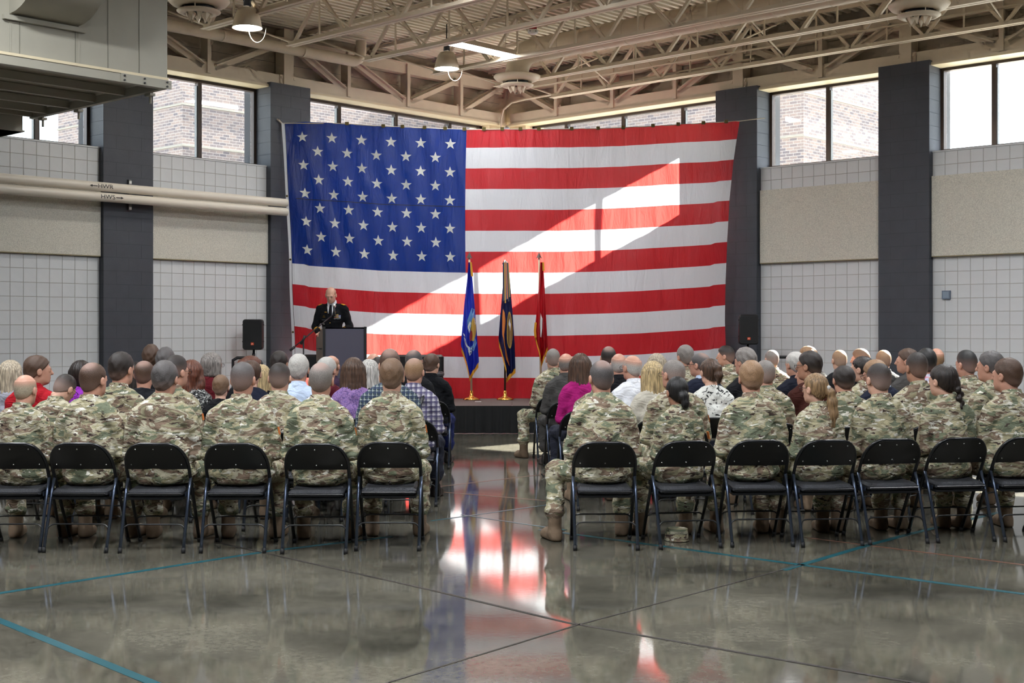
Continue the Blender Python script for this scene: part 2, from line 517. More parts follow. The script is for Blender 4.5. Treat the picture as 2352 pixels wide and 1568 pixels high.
# windows
MULL = [[1.30,2.70,4.06],[6.97],[9.75],[13.04],[16.09]]
wn = 0
GLZ = -0.34
for side in ('left','right'):
    for bi, (t0, t1) in enumerate(BAYS):
        wn += 1
        ww = thing('window_%d' % wn, ['long clerestory window beside the room corner', 'two-pane clerestory window between the dark pillars', 'clerestory window at the outer edge of view','fourth clerestory window, outside the view','fifth clerestory window, outside the view'][bi] + ', %s wall' % side, 'window')
        ww['kind'] = 'structure'; del ww['category']
        room(ww)
        g = G()
        wbox(g, side, t0, t1, GLZ-0.05, GLZ+0.06, HEAD-0.12, HEAD-0.02)
        wbox(g, side, t0, t1, GLZ-0.05, GLZ+0.06, SILL+0.018, SILL+0.07)
        wbox(g, side, t0, t0+0.05, GLZ-0.05, GLZ+0.06, SILL, HEAD-0.05)
        wbox(g, side, t1-0.05, t1, GLZ-0.05, GLZ+0.06, SILL, HEAD-0.05)
        obj('window_frame', g, M['frame'], ww)
        ts = [t0+0.05] + MULL[bi] + [t1-0.05]
        for t in MULL[bi]:
            g = G(); wbox(g, side, t-0.035, t+0.035, GLZ-0.045, GLZ+0.05, SILL+0.06, HEAD-0.1); mo = obj('mullion', g, M['frame'], ww)
            g = G(); wbox(g, side, t+0.0351, t+0.05, GLZ-0.03, GLZ+0.03, SILL+0.06, HEAD-0.17); obj('mullion_trim', g, M['grey_metal'], mo)
        for a, b in zip(ts[:-1], ts[1:]):
            g = G(); wbox(g, side, a+0.02, b-0.02, GLZ-0.004, GLZ+0.004, SILL+0.06, HEAD-0.16); obj('pane', g, M['glass'], ww)

# plain walls behind the camera, made dark to cut low bounce light
g = G(); g.box(0, RX, -RY-0.3, -RY, 0, DECK+0.3)
tag(room(obj('wall_back', g, M['pillar'])), 'dark rear wall behind the camera', kind='structure')
g = G(); g.box(RX, RX+0.3, -RY, 0, 0, DECK+0.3)
tag(room(obj('wall_side', g, M['pillar'])), 'dark far side wall outside the view', kind='structure')

# corrugated roof deck
g = G(); xs = []; x = -0.2
while x < 17:
    xs += [(x,0.0),(x+0.062,0.0),(x+0.074,0.07),(x+0.14,0.07),(x+0.152,0.0)]
    x += 0.1525
v = []
for px_, dz in xs:
    v += [(px_,0.1,DECK+dz),(px_,-16.0,DECK+dz)]
f = [(2*i,2*i+1,2*i+3,2*i+2) for i in range(len(xs)-1)]
g.add(v, f)
g.add([(17,0.1,DECK+.02),(RX+.3,0.1,DECK+.02),(RX+.3,-RY-.3,DECK+.02),(17,-RY-.3,DECK+.02)], [(0,1,2,3)])
g.add([(-0.2,-16,DECK+.02),(17,-16,DECK+.02),(17,-RY-.3,DECK+.02),(-0.2,-RY-.3,DECK+.02)], [(0,1,2,3)])
ceil = room(obj('ceiling', g, M['deck'])); tag(ceil, 'corrugated beige metal roof deck', kind='structure')
g = G(); g.box(-0.7, RX+0.4, -RY-0.4, 0.7, DECK+0.3, DECK+0.5)
room(tag(obj('ceiling_roof', g, M['ground']), 'flat roof slab above the metal deck', kind='structure'))

# wall trusses
def truss(side, label):
    T = room(thing('wall_truss', label, 'truss'))
    T.matrix_world = ROOM
    n0, n1 = -0.16, 0.02
    def bar(name, t0, t1, z0, z1, a=n0, b=n1):
        g = G(); wbox(g, side, t0, t1, a, b, z0, z1); return obj(name, g, M['beige'], T)
    cols_ = [0.1, 5.45, 8.5, 11.5]
    for a, b in zip(cols_[:-1], cols_[1:]):
        bar('bottom_chord', a, b, 5.64, 5.84); bar('bottom_flange', a, b, 5.625, 5.645, n0, 0.06)
        bar('top_chord', a, b, 6.27, 6.45); bar('top_flange', a, b, 6.45, 6.465, n0, 0.06)
    for c in cols_[1:]:
        o = bar('column', c-0.1, c+0.1, HEAD, 6.62, -0.18, 0.06)
        for s in (-1, 1):
            for z in (5.74, 6.36):
                pl = bar('end_plate', c+s*0.13-0.03, c+s*0.13+0.03, z-0.1, z+0.1, 0.021, 0.035)
                for dz in (-0.055, 0.055):
                    g = G(); wbox(g, side, c+s*0.13-0.018, c+s*0.13+0.018, 0.034, 0.05, z+dz-0.018, z+dz+0.018); obj('bolt', g, M['beige'], pl)
    posts = [1.32, 2.70, 4.12, 7.02, 10.0]
    for t in posts: 
        bar('post', t-0.035, t+0.035, 5.66, 6.45, -0.14, 0.05)
    for tb, tt in ((1.25,0.3),(2.63,1.45),(2.8,4.0),(4.2,5.2),(6.9,5.7),(7.12,8.25),(9.9,8.75),(10.1,11.2)):
        g = G(); a = tn(side, tb, -0.03, 5.78); b = tn(side, tt, -0.03, 6.32)
        g.beam(a, b, 0.10, 0.13); d = obj('diagonal', g, M['beige'], T)
        g = G(); a2 = tn(side, tb+(tt-tb)*0.0, 0.03, 5.80); b2 = tn(side, tt, 0.03, 6.34); g.beam(a2, b2, 0.10, 0.02); obj('flange', g, M['beige'], d)
        for q in (0, 1):
            tq = tb if q == 0 else tt; zq = 5.78 if q == 0 else 6.32
            g = G(); wbox(g, side, tq-0.16, tq+0.16, -0.02, 0.0, zq-0.1, zq+0.1); obj('gusset', g, M['beige'], T)
    return T
truss('left', 'beige steel truss above the left wall windows')
truss('right', 'beige steel truss above the right wall windows')

# bar joists (run along the right wall direction)
ZJ = 5.93
web_me = None
ORD = ['nearest the far corner','second from the far corner','third from the far corner','fourth from the far corner','fifth from the far corner','sixth from the far corner','seventh from the far corner','eighth from the far corner','ninth from the far corner']
def joist(k):
    a = 0.42+1.54*k
    J = room(thing('bar_joist', 'open-web steel roof joist, '+ORD[k], 'joist', group='roof joists'))
    J.matrix_world = ROOM @ Matrix.Translation((0, -a, 0))
    x0, x1 = 1.55, 17.0
    for s in (-1, 1):
        g = G(); g.box(x0, x1, s*0.012, s*0.078, ZJ, ZJ+0.01); g.box(x0, x1, s*0.012, s*0.021, ZJ+0.01, ZJ+0.07)
        obj('bottom_chord', g, M['beige'], J)
        g = G(); g.box(-0.1, x1, s*0.012, s*0.06, 6.645, 6.655); g.box(-0.1, x1, s*0.012, s*0.02, 6.60, 6.646)
        obj('top_chord', g, M['beige'], J)
    st = 1.22; x = x0+0.12; i = 0
    while x < x1-1.3:
        g1 = 'web_bar'
        global web_me
        if web_me is None:
            g = G(); g.beam((0,0,ZJ+0.03),(st/2,0,6.63),0.045,0.045)
            ga = g.mesh('web_up'); ga.materials.append(M['beige'])
            g = G(); g.beam((st/2,0,6.63),(st,0,ZJ+0.03),0.045,0.045)
            gb = g.mesh('web_down'); gb.materials.append(M['beige'])
            g = G(); g.beam((st/2,0,ZJ+0.03),(st/2,0,6.63),0.022,0.022)
            gc = g.mesh('web_post'); gc.materials.append(M['beige'])
            web_me = (ga, gb, gc)
        for me in web_me:
            link('web_bar', me, None, J, loc=(x,0,0))
        x += st; i += 1
    g = G(); g.tube([(0.0,0,6.58),(x0+0.12,0,ZJ+0.03)], 0.016, 6); obj('end_rod', g, M['beige'], J)
    if k < 8 and k not in (1,5):
        for bx_ in (3.0, 6.6, 10.2, 13.8):
            for z0, z1, dx in ((ZJ+0.06,6.6,0.0),(6.6,ZJ+0.06,0.06)):
                g = G(); g.tube([(bx_+dx,0,z0),(bx_+dx,-1.5,z1)], 0.013, 6); obj('bridging_rod', g, M['beige'], J)
for k in range(9): joist(k)

# ducts and diffusers
def diffuser(parent, x, y, ztop):
    D = bpy.data.objects.new('diffuser', None); col.objects.link(D); D.parent = parent; D.location = (x,y,0)
    g = G(); g.lathe([(0.20,ztop-5.8),(0.20,0.13)],24,(0,0,5.8)); obj('neck', g, M['beige'], D, True)
    g = G(); g.lathe([(0.21,0.13),(0.40,0.115),(0.405,0.095),(0.36,0.045),(0.30,0.02),(0.22,0.012),(0.2,0.06)],32,(0,0,5.8),False); obj('outer_ring', g, M['beige'], D, True)
    g = G(); g.lathe([(0.20,-0.03),(0.285,-0.035),(0.285,-0.05),(0.24,-0.075),(0.18,-0.08),(0.18,-0.03)],32,(0,0,5.8),False); obj('inner_ring', g, M['beige'], D, True)
    g = G(); g.lathe([(0.19,0.05),(0.19,-0.03)],24,(0,0,5.8),True); obj('throat', g, M['bolt_dark'], D, True)
    for k in range(8):
        a = 2*math.pi*k/8
        g = G(); c, s = math.cos(a), math.sin(a); c2, s2 = math.cos(a+0.5), math.sin(a+0.5); c3,s3=math.cos(a+0.25),math.sin(a+0.25)
        v = [(0.04*c,0.04*s,5.73),(0.17*c,0.17*s,5.73),(0.17*c2,0.17*s2,5.73),(0.12*c3,0.12*s3,5.62),(0.115*c3,0.115*s3,5.63)]
        g.add(v, [(0,1,3),(1,2,3),(0,3,4),(2,0,4),(3,2,4),(0,2,1)]); obj('vane', g, M['beige'], D)
    for k in range(4):
        a = math.pi/4+math.pi/2*k
        g = G(); g.tube([(0.25*math.cos(a),0.25*math.sin(a),5.84),(0.24*math.cos(a),0.24*math.sin(a),5.74)],0.008,6); obj('strut', g, M['beige'], D)
    return D

D1 = room(thing('spiral_duct', 'large beige round duct above the flag with two ring diffusers', 'duct')); D1.matrix_world = ROOM
g = G(); pts = [(17,-2.52,6.3)]+[(2.95,-2.52,6.3)]
arc = [(2.95-0.36*math.sin(t), -2.52, 6.3-0.36*(1-math.cos(t))) for t in [0.3,0.6,0.9,1.2,1.5]]
g.tube([(17,-2.52,6.3),(10,-2.52,6.3),(2.95,-2.52,6.3)]+arc+[(2.59,-2.52,5.9)], 0.2, 24); auto_smooth(obj('duct_run', g, M['beige'], D1, True))
x = 3.2
while x < 16:
    g = G(); g.tube([(x,-2.52,6.3),(x+0.015,-2.52,6.3)], 0.204, 24); obj('duct_seam', g, M['beige'], D1, True); x += 0.45
diffuser(D1, 2.59, -2.52, 6.0); diffuser(D1, 9.9, -2.52, 6.3)
D2 = room(thing('spiral_duct', 'beige round duct at upper left with one ring diffuser', 'duct')); D2.matrix_world = ROOM
g = G(); g.tube([(17,-9.2,6.3),(3.03,-9.2,6.3)], 0.2, 24); auto_smooth(obj('duct_run', g, M['beige'], D2, True))
diffuser(D2, 3.03, -9.2, 6.3)
D3 = room(thing('round_duct', 'slim beige round duct running along the left truss', 'duct')); D3.matrix_world = ROOM
g = G(); g.tube([(0.34,-16,6.22),(0.34,-4.3,6.22)]+[(0.34,-4.3+0.2*math.sin(t),6.22+0.2*(1-math.cos(t))) for t in (0.4,0.8,1.2,1.57)]+[(0.34,-4.1,6.6)], 0.095, 18)
auto_smooth(obj('duct_run', g, M['beige'], D3, True))
for y in (-15,-13.4,-11.8,-10.2,-8.6,-7.0,-5.4):
    g = G(); g.tube([(0.34,y,6.22),(0.34,y+0.03,6.22)],0.1,18); obj('duct_seam', g, M['beige'], D3, True)

# conduit in the corner
g = G(); g.tube([(6.0,-0.42,6.05),(0.75,-0.3,6.02),(0.4,-0.3,6.0),(0.18,-0.3,5.88),(0.12,-0.3,5.7),(0.12,-0.3,4.3)],0.02,10)
tag(room(obj('conduit', g, M['beige'], smooth=True)), 'bent beige conduit pipe coming down in the room corner', 'conduit')
g = G(); g.tube([(12.5,-0.45,6.2),(1.0,-0.45,6.2)],0.016,8)
tag(room(obj('conduit', g, M['beige'], smooth=True)), 'thin straight conduit along the right truss', 'conduit')

# lamps
def highbay(px, py, dia, Y, label):
    p = at(px, py, Y)
    H = thing('highbay_lamp', label, 'lamp', p, 0, 'dome pendant lamps')
    r = 0.2
    g = G(); g.lathe([(r+0.006,-0.01),(r+0.006,0.0),(r*0.93,0.1),(r*0.78,0.2),(r*0.6,0.26),(0.07,0.275)],28,(0,0,0),False); obj('shade', g, M['beige'], H, True)
    g = G(); g.lathe([(0.0,-0.012),(r*0.7,-0.01),(r-0.004,0.0),(r-0.004,0.012),(0.0,0.014)],28,(0,0,0),False); obj('lens', g, M['lamp_glow'], H, True)
    g = G(); g.lathe([(0.05,0.27),(0.055,0.3),(0.05,0.36),(0.06,0.37),(0.06,0.42),(0.03,0.43)],16); obj('socket', g, M['black'], H, True)
    g = G(); g.tube([(0,0,0.42),(0,0,DECK-p.z)],0.01,6); obj('hanger', g, M['black'], H)
    g = G(); g.tube([(0.02+0.12*(1-math.cos(t)), 0, -0.01-0.20*math.sin(t)) for t in [math.pi*i/12 for i in range(13)]],0.004,6); obj('cord_loop', g, M['cord'], H, True)
    l = bpy.data.lights.new('highbay_light','AREA'); l.shape='DISK'; l.size=0.36; l.energy=32; l.color=(1,0.95,0.86)
    lo = bpy.data.objects.new('light', l); col.objects.link(lo); lo.parent=H; lo.location=(0,0,-0.03)
    return H
hb1 = highbay(568, 63, 66, 18.1, 'lit dome lamp at upper left beside the ring diffuser')
hb2 = highbay(1026, 157, 55, 21.75, 'lit dome lamp with cord loop below the fluorescent light')

def fluoro(x, y, z, label, e=32):
    T = room(thing('fluorescent_light', label, 'light', group='fluorescent ceiling lights')); T.matrix_world = ROOM @ Matrix.Translation((x,y,z))
    g = G(); c = 0.15
    v = [(-c,-0.72,0),(c,-0.72,0),(c,0.72,0),(-c,0.72,0),(-0.07,-0.72,0.1),(0.07,-0.72,0.1),(0.07,0.72,0.1),(-0.07,0.72,0.1)]
    g.add(v, [(4,5,6,7),(0,1,5,4),(1,2,6,5),(2,3,7,6),(3,0,4,7)]); obj('housing', g, M['beige'], T)
    for s in (-1,1):
        g = G(); g.tube([(s*0.06,-0.68,0.02),(s*0.06,0.68,0.02)],0.018,8); obj('tube', g, M['tube_glow'], T, True)
    g = G(); g.box(-0.145,0.145,-0.7,0.7,0.0,0.006); obj('lens', g, M['tube_glow'], T)
    for s in (-0.5,0.5):
        g = G(); g.tube([(0,s,0.1),(0,s,DECK-z)],0.006,5); obj('hanger', g, M['beige'], T)
    l = bpy.data.lights.new('fluorescent','AREA'); l.shape='RECTANGLE'; l.size=0.28; l.size_y=1.4; l.energy=e; l.color=(0.92,0.96,1)
    lo = bpy.data.objects.new('light', l); col.objects.link(lo); lo.parent=T; lo.location=(0,0,-0.02)
    return T
pf = ROOM_INV @ at(1112, 116, 20.75)
fluoro(pf.x, pf.y, pf.z, 'lit fluorescent strip hanging among the joists above the flag')
for i, (x, y) in enumerate([(6.5,-7.35),(12.5,-4.27),(6.5,-14.2),(12.5,-7.35),(11.5,-14.2),(17,-8.89),(16.5,-14.2),(6.5,-18.5),(11.5,-18.5),(16.5,-18.5)]):  # unseen lamps added to light the hall and the backs
    T = fluoro(x, y, 6.2, 'lit fluorescent strip on the ceiling outside the view', 180 if y < -10 else 140)

# small ceiling devices
p = at(1224, 72, 20.0)
S = thing('smoke_detector', 'red and white flame detector under a roof joist', 'detector', p)
g = G(); g.lathe([(0.05,0.02),(0.06,0.03),(0.06,0.08),(0.045,0.085)],20); obj('base', g, M['red_plastic'], S, True)
g = G(); g.lathe([(0.03,-0.05),(0.075,-0.03),(0.085,0.0),(0.08,0.02),(0.05,0.022)],20); obj('housing', g, M['white'], S, True)
for s in (-1,1):
    g = G(); g.lathe([(0.001,-0.006),(0.016,0.0),(0.016,0.006)],12,(s*0.04,-0.062,-0.012)); obj('sensor_eye', g, M['black'], S, True)
g = G(); g.tube([(0.05,0,0.06),(0.4,0.1,0.16)],0.012,6); obj('conduit_arm', g, M['beige'], S)
p = at(1416, 8, 18.5)
S = thing('motion_sensor', 'round white motion sensor at the top edge of view', 'sensor', p)
g = G(); g.lathe([(0.04,-0.07),(0.09,-0.05),(0.11,-0.01),(0.115,0.03),(0.10,0.05)],24); obj('dome', g, M['white'], S, True)
g = G(); g.lathe([(0.10,0.05),(0.12,0.055),(0.12,0.08),(0.05,0.09)],24); obj('base', g, M['beige'], S, True)

# acoustic panels
def apanel(side, t0, t1, z0, z1, label):
    g = G(); wbox(g, side, t0, t1, 0.012, 0.06, z0, z1)
    o = room(obj('acoustic_panel', g, M['panel'])); tag(o, label, 'wall panel')
    g = G(); wbox(g, side, t0, t1, 0.002, 0.062, z0-0.014, z0); obj('edge_trim', g, M['panel_edge'], o)
    return o
apanel('left', 5.88, 8.07, 2.66, 3.62, 'speckled cream acoustic panel below white pipes, beside the flag')
apanel('left', 8.93, 10.86, 2.66, 3.62, 'speckled cream acoustic panel at the left, outer side of pillar')
apanel('left', 10.875, 11.09, 2.66, 3.62, 'speckled cream acoustic panel cut by the left frame edge')
apanel('right', 5.89, 8.075, 2.68, 3.90, 'tall cream acoustic panel between the two right pillars')
apanel('right', 8.93, 10.72, 2.68, 3.90, 'tall cream acoustic panel right of the outer pillar')
apanel('right', 10.735, 11.09, 2.68, 3.90, 'tall cream acoustic panel cut by the right frame edge')
# wall box on the right wall
g = G(); wbox(g, 'right', 9.08, 9.21, 0.0, 0.03, 2.02, 2.15)
B = tag(room(obj('wall_box', g, mat('wall_box_steel', srgb(120,132,148), 0.4, metal=0.5))), 'small grey square wall box on the white right wall', 'wall box')
g = G(); wbox(g, 'right', 9.095, 9.195, 0.03, 0.036, 2.035, 2.135); obj('cover_plate', g, mat('wall_box_plate', srgb(150,165,182),0.35,metal=0.4), B)

# heating pipes along the left wall
def text_mesh(s, size, name='text', shear=0.0):
    c = bpy.data.curves.new(name, 'FONT'); c.body = s; c.size = size; c.align_x = 'CENTER'; c.align_y = 'CENTER'; c.shear = shear
    o = bpy.data.objects.new(name, c); col.objects.link(o)
    dg = bpy.context.evaluated_depsgraph_get()
    me = bpy.data.meshes.new_from_object(o.evaluated_get(dg))
    bpy.data.objects.remove(o)
    return me
NP = 0.34
for z, lab, txt in ((3.655,'upper white insulated heating pipe along left wall','HWR'),(3.505,'lower white insulated heating pipe along left wall','HWS')):
    g = G(); g.tube([(NP,-16,z),(NP,-5.72,z)],0.068,20)
    o = auto_smooth(room(obj('heating_pipe', g, M['pipe'], smooth=True))); tag(o, lab, 'pipe')
    me = text_mesh(txt, 0.085)
    bmx = bmesh.new(); bmx.from_mesh(me); bmesh.ops.triangulate(bmx, faces=bmx.faces[:]); bmesh.ops.subdivide_edges(bmx, edges=bmx.edges[:], cuts=5, use_grid_fill=True); bmx.to_mesh(me); bmx.free()
    for v_ in me.vertices:      # wrap the lettering on the pipe
        x_, y_ = v_.co.x*1.25, v_.co.y
        a = y_/0.069
        v_.co = (0.071*math.cos(a), x_, 0.071*math.sin(a))
    me.materials.append(M['black'])
    cx = -9.03+(-0.02 if txt == 'HWR' else 0.02)
    lo = link('pipe_lettering', me, None, o, loc=(NP,cx,z))
    lo['label'] = 'black %s lettering' % txt
    g = G(); s = -1 if txt == 'HWR' else 1
    def w_(y, h): return (0.071*math.cos(h/0.069), y, 0.071*math.sin(h/0.069))
    b0 = s*0.13
    g.add([w_(b0,-0.006),w_(b0+s*0.09,-0.006),w_(b0+s*0.09,0.006),w_(b0,0.006)],[(0,1,2,3)])
    g.add([w_(b0+s*0.08,-0.018),w_(b0+s*0.125,0),w_(b0+s*0.08,0.018)],[(0,1,2)])
    obj('pipe_arrow', g, M['black'], o, loc=(NP,cx,z))
B = room(thing('pipe_bracket', 'grey slotted steel bracket holding pipes on the pillar', 'bracket')); B.matrix_world = ROOM @ Matrix.Translation((0,-8.5,0))
g = G(); g.box(0.122,0.16,-0.025,0.025,3.36,3.82); obj('channel', g, M['grey_metal'], B)
for z in (3.66,3.5):
    g = G(); g.tube([(0.14,0,z),(0.3,0,z)],0.015,6); obj('arm', g, M['grey_metal'], B)
for z in (3.39,3.78):
    g = G(); g.box(0.16,0.168,-0.02,0.02,z-0.02,z+0.02); obj('cap', g, M['white'], B)

# hanging air handler at upper left
U = room(thing('air_handler', 'big beige hanging air handler at upper left', 'air handler')); U.matrix_world = ROOM
a0, a1, b0, b1, zb = 10.48, 17.5, 1.05, 4.3, 4.40
g = G(); g.box(b0, b1, -a1, -a0, zb+0.12, 5.86); obj('cabinet', g, M['unit'], U)
g = G(); g.box(b1-0.07, b1+0.02, -a1, -a0-0.0, zb, zb+0.1); ch = obj('front_channel', g, M['unit'], U)
g = G(); g.box(b1, b1+0.03, -a1, -a0, zb+0.1, zb+0.13); obj('channel_lip', g, M['soffit'], ch)
g = G(); g.box(b1+0.02, b1+0.03, -a0-0.62, -a0+0.04, zb+0.0, zb+0.1); sp = obj('splice_plate', g, M['unit'], U)
for dy in (-0.58,-0.32,-0.02):
    for dz in (0.025,0.075):
        g = G(); g.lathe([(0.012,0),(0.012,0.012)],10); 
        b_ = obj('bolt', g, M['bolt_dark'], sp, loc=(b1+0.03,-a0+dy,zb+dz), rot=(0,math.pi/2,0))
g = G(); g.box(b0, b1-0.07, -a0-0.07, -a0, zb, zb+0.1); obj('end_channel', g, M['unit'], U)
for b in (3.45, 2.75, 2.1, 1.5, 1.1):
    g = G(); g.box(b-0.03, b+0.03, -a1, -a0-0.07, zb+0.02, zb+0.115); obj('floor_joist', g, M['unit'], U)
for yy in (10.85, 11.25, 11.65, 12.3):
    g = G(); g.box(b1, b1+0.004, -a0-(yy-a0)-0.008, -a0-(yy-a0), zb+0.14, 5.85); obj('panel_seam', g, M['unit_dark'], U)
g = G(); g.box(b1, b1+0.006, -11.62, -11.6, zb+0.14, 5.0); g.box(b1,b1+0.006,-12.42,-12.4,zb+0.14,5.0); g.box(b1,b1+0.006,-12.42,-11.6,4.97,4.99); obj('access_panel', g, M['unit'], U)
# curved supply duct
g = G(); R_ = 0.85; zs = 4.93
prof = [(b1, zs)]+[(b1+0.02+R_*math.sin(t)*0.95, zs+0.02+R_*(1-math.cos(t))) for t in [math.pi/2*i/10 for i in range(11)]]+[(b1+0.83,5.85),(b1,5.85)]
n_ = len(prof)
v = [(x,-11.62,z) for x,z in prof]+[(x,-12.42,z) for x,z in prof]
f = [(i,(i+1)%n_,n_+(i+1)%n_,n_+i) for i in range(n_)]+[tuple(range(n_-1,-1,-1)),tuple(range(n_,2*n_))]
g.add(v,f); auto_smooth(obj('curved_duct', g, M['unit'], U, True))
g = G(); g.box(b1, b1+0.05, -12.5, -11.55, zs-0.05, zs); obj('duct_flange', g, M['unit'], U)
for b in (3.9, 2.2, 1.25):
    g = G(); g.box(b-0.06,b+0.06,-a0-0.02,-a0+0.05,zb-0.03,zb); g.tube([(b,-a0+0.02,zb-0.03),(b,-a0+0.02,zb-0.12)],0.015,6); obj('hanger_bracket', g, M['unit'], U)
for b in (b0+.2,b1-.2):
    for y in (-a0-0.3,-a1+.3):
        g = G(); g.tube([(b,y,5.85),(b,y,DECK+0.02)],0.012,6); obj('hanger_rod', g, M['unit'], U)
g = G(); g.box(0.3,1.0,-13.2,-10.62,4.22,4.52); g.box(0.28,1.02,-13.2,-10.6,4.22,4.24)
tag(room(obj('box_duct', g, M['unit'])), 'short beige box duct below the air handler at left edge', 'duct')

# ------------------------------------------------------------------ outside
def building(a_hi, a_lo, b_lo, b_hi, h, label):
    B = room(thing('brick_building', label, 'building')); B.matrix_world = ROOM
    g = G(); g.box(b_lo, b_hi, -a_hi, -a_lo, 0, h); obj('wall', g, M['brick'], B)
    for z in (6.9, 8.1):
        g = G(); g.box(b_lo-0.03, b_hi+0.03, -a_hi-0.03, -a_lo+0.03, z, z+0.06); obj('stone_band', g, M['ground'], B)
    g = G(); g.box(b_lo-0.08, b_hi+0.08, -a_hi-0.08, -a_lo+0.08, h, h+0.3); obj('coping', g, M['ground'], B)
    return B
building(-2.3, -34, -22.4, -15.1, 11.5, 'brown brick building seen through the left windows')
building(-12.9, -21.7, -15.0, -0.83, 11.0, 'brown brick wing seen through the right windows')
g = G(); g.add([(-60,-60,-0.05),(60,-60,-0.05),(60,60,-0.05),(-60,60,-0.05)],[(0,1,2,3)])
room(tag(obj('ground_outside', g, M['ground']), 'paved yard outside the hall', kind='structure'))
# ------------------------------------------------------------------ the big flag
FY = 21.8
def interp(x, xs, ys):
    return float(np.interp(x, xs, ys))
def flag_pt(u, v, off=0.0):
    # outline in metres, read at the flag's own depth
    xl = interp(v, [0,0.3,0.52,0.8,1], [650,661,668,673,676])
    xr = interp(v, [0,0.07,0.15,0.3,0.45,0.6,0.75,1], [1699,1692,1685,1675,1669,1666,1665,1669])
    px = xl+(xr-xl)*u
    top = interp(u, [0,0.05,0.12,0.22,0.40,0.62,0.74,0.85,0.95,1.0], [283,279,283,291,297,297,293.5,287,282,278])
    bot = interp(u, [0,0.05,0.2,0.40,0.6,0.8,0.93,1.0], [893,903,913,916,916,911,902,896])
    py = top+(bot-top)*v - 4*math.sin(math.pi*v)*(1 if u < 0.04 or u > 0.97 else 0.3)
    FYu = 21.6+0.36*u
    y = FYu + 0.012*math.sin(u*47+v*9)*(0.3+v) + 0.010*math.sin(u*113-v*14) + 0.02*math.sin(u*19+v*4)
    y += 0.05*math.exp(-(u/0.05)**2)*math.sin(v*17+u*60)*0.5
    y += 0.03*math.exp(-((1-u)/0.08)**2)*math.sin(v*11)
    y -= 0.05*math.sin(math.pi*v)
    p = at(px, py, FYu)
    return (p.x, y-off, p.z)

FL = thing('giant_flag', 'giant stars and stripes flag hung across the corner', 'flag', (0,FY,0.41))
FLI = Matrix.Translation((0,-FY,-0.41))
def floc(p): return (p[0], p[1]-FY, p[2]-0.41)
CU, CV = 0.402, 7/13.0
vb = [0, 0.068]+[0.068+(1-0.068)*(i)/12 for i in range(1,13)]
CV = vb[7]
for i in range(13):
    u0 = CU if i < 7 else 0.004
    g = G(); g.grid(lambda u,v: floc(flag_pt(u,v)), int(110*(1-u0)), 6, u0, 1.0, vb[i], vb[i+1])
    o = obj('stripe', g, M['flag_red' if i % 2 == 0 else 'flag_white'], FL, True)
g = G(); g.grid(lambda u,v: floc(flag_pt(u,v)), 70, 50, 0.004, CU, 0, CV)
canton = obj('canton', g, M['flag_blue'], FL, True)
g = G(); g.grid(lambda u,v: floc(flag_pt(u,v,0.006)), 50, 1, 0.02, CU, 0.288, 0.2905); obj('seam', g, M['black'], canton, True)
def star(u, v):
    H_ = 613.0; W_ = 1040.0
    g = G(); c = floc(flag_pt(u,v,0.006)); pts = [c]
    for k in range(10):
        r = 13.6 if k % 2 == 0 else 5.4
        a = math.pi/2+k*math.pi/5
        pts.append(floc(flag_pt(u+r*math.cos(a)/W_, v-r*math.sin(a)/H_, 0.006)))
    g.add(pts, [(0,k+1,(k+1)%10+1) for k in range(10)])
    obj('star', g, M['flag_star'], canton)
for r in range(9):
    n_ = 6 if r % 2 == 0 else 5
    for c in range(n_):
        cu = (1+2*c)/12.0 if r % 2 == 0 else (2+2*c)/12.0
        star(0.008+cu*(CU-0.01)*1.0, (r+1)/10.0*CV*0.985+0.004)
g = G(); g.grid(lambda u,v: floc(flag_pt(u*0.006-0.003,v,0.004)), 1, 40); ho = obj('header_band', g, M['flag_white'], FL, True)
for v_ in (0.28,0.52,0.79):
    p = floc(flag_pt(0.0,v_,0.012)); g = G(); g.lathe([(0.018,-0.004),(0.018,0.004)],10); obj('grommet', g, M['clip'], ho, loc=p, rot=(math.pi/2,0,0))
for u_ in (0.14,0.22,0.262,0.31,0.355,0.397,0.44,0.48,0.52,0.56,0.632,0.69,0.745,0.81,0.865,0.92,0.97):
    p = floc(flag_pt(u_,0.0,0.0)); g = G(); g.box(-0.03,0.03,-0.02,0.02,-0.02,0.035); obj('clip', g, M['clip'], FL, loc=p)
g = G(); g.tube([flag_pt(0.0,0.0),flag_pt(0.12,0,0.0)]+[flag_pt(k/10,0.0) for k in range(2,11)]+[tuple(at(1757,271,21.9))],0.008,6)
tag(obj('flag_rope', g, M['rope']), 'taut rope along the top of the giant flag', 'rope')
g = G(); p0 = at(627,270,21.75); g.tube([tuple(p0),tuple(at(640,276,21.7)),tuple(at(648,284,21.75)),tuple(at(652,300,21.75))],0.016,6)
tag(obj('flag_tie', g, M['rope']), 'loose tie cord at the upper left flag corner', 'cord')

# ------------------------------------------------------------------ stage
HS = 0.41
ST = thing('stage', 'low portable stage with brown carpet and black skirt', 'stage', (0,19.57,0))
def panel(x0,x1,y0,y1):
    g = G(); g.box(x0,x1,y0,y1,HS-0.06,HS); obj('deck_panel', g, M['stage'], ST)
for i in range(6):
    panel(-3.66+1.22*i+0.002,-3.66+1.22*(i+1)-0.002,0,1.2)
for i in range(5):
    panel(-3.05+1.22*i+0.002,-3.05+1.22*(i+1)-0.002,1.204,2.18)
g = G(); g.box(-3.68,3.68,-0.012,0.0,HS-0.035,HS+0.004); obj('edge_trim', g, M['skirt'], ST)
def skirt_pt(u,v):
    x = -3.66+7.32*u
    d = 0.022*math.sin(u*260)+0.012*math.sin(u*611+2)
    return (x, -0.03+d*(0.25+0.75*v), HS-0.01-(HS-0.015)*v)
g = G(); g.grid(skirt_pt, 420, 3); obj('skirt', g, M['skirt'], ST, True)
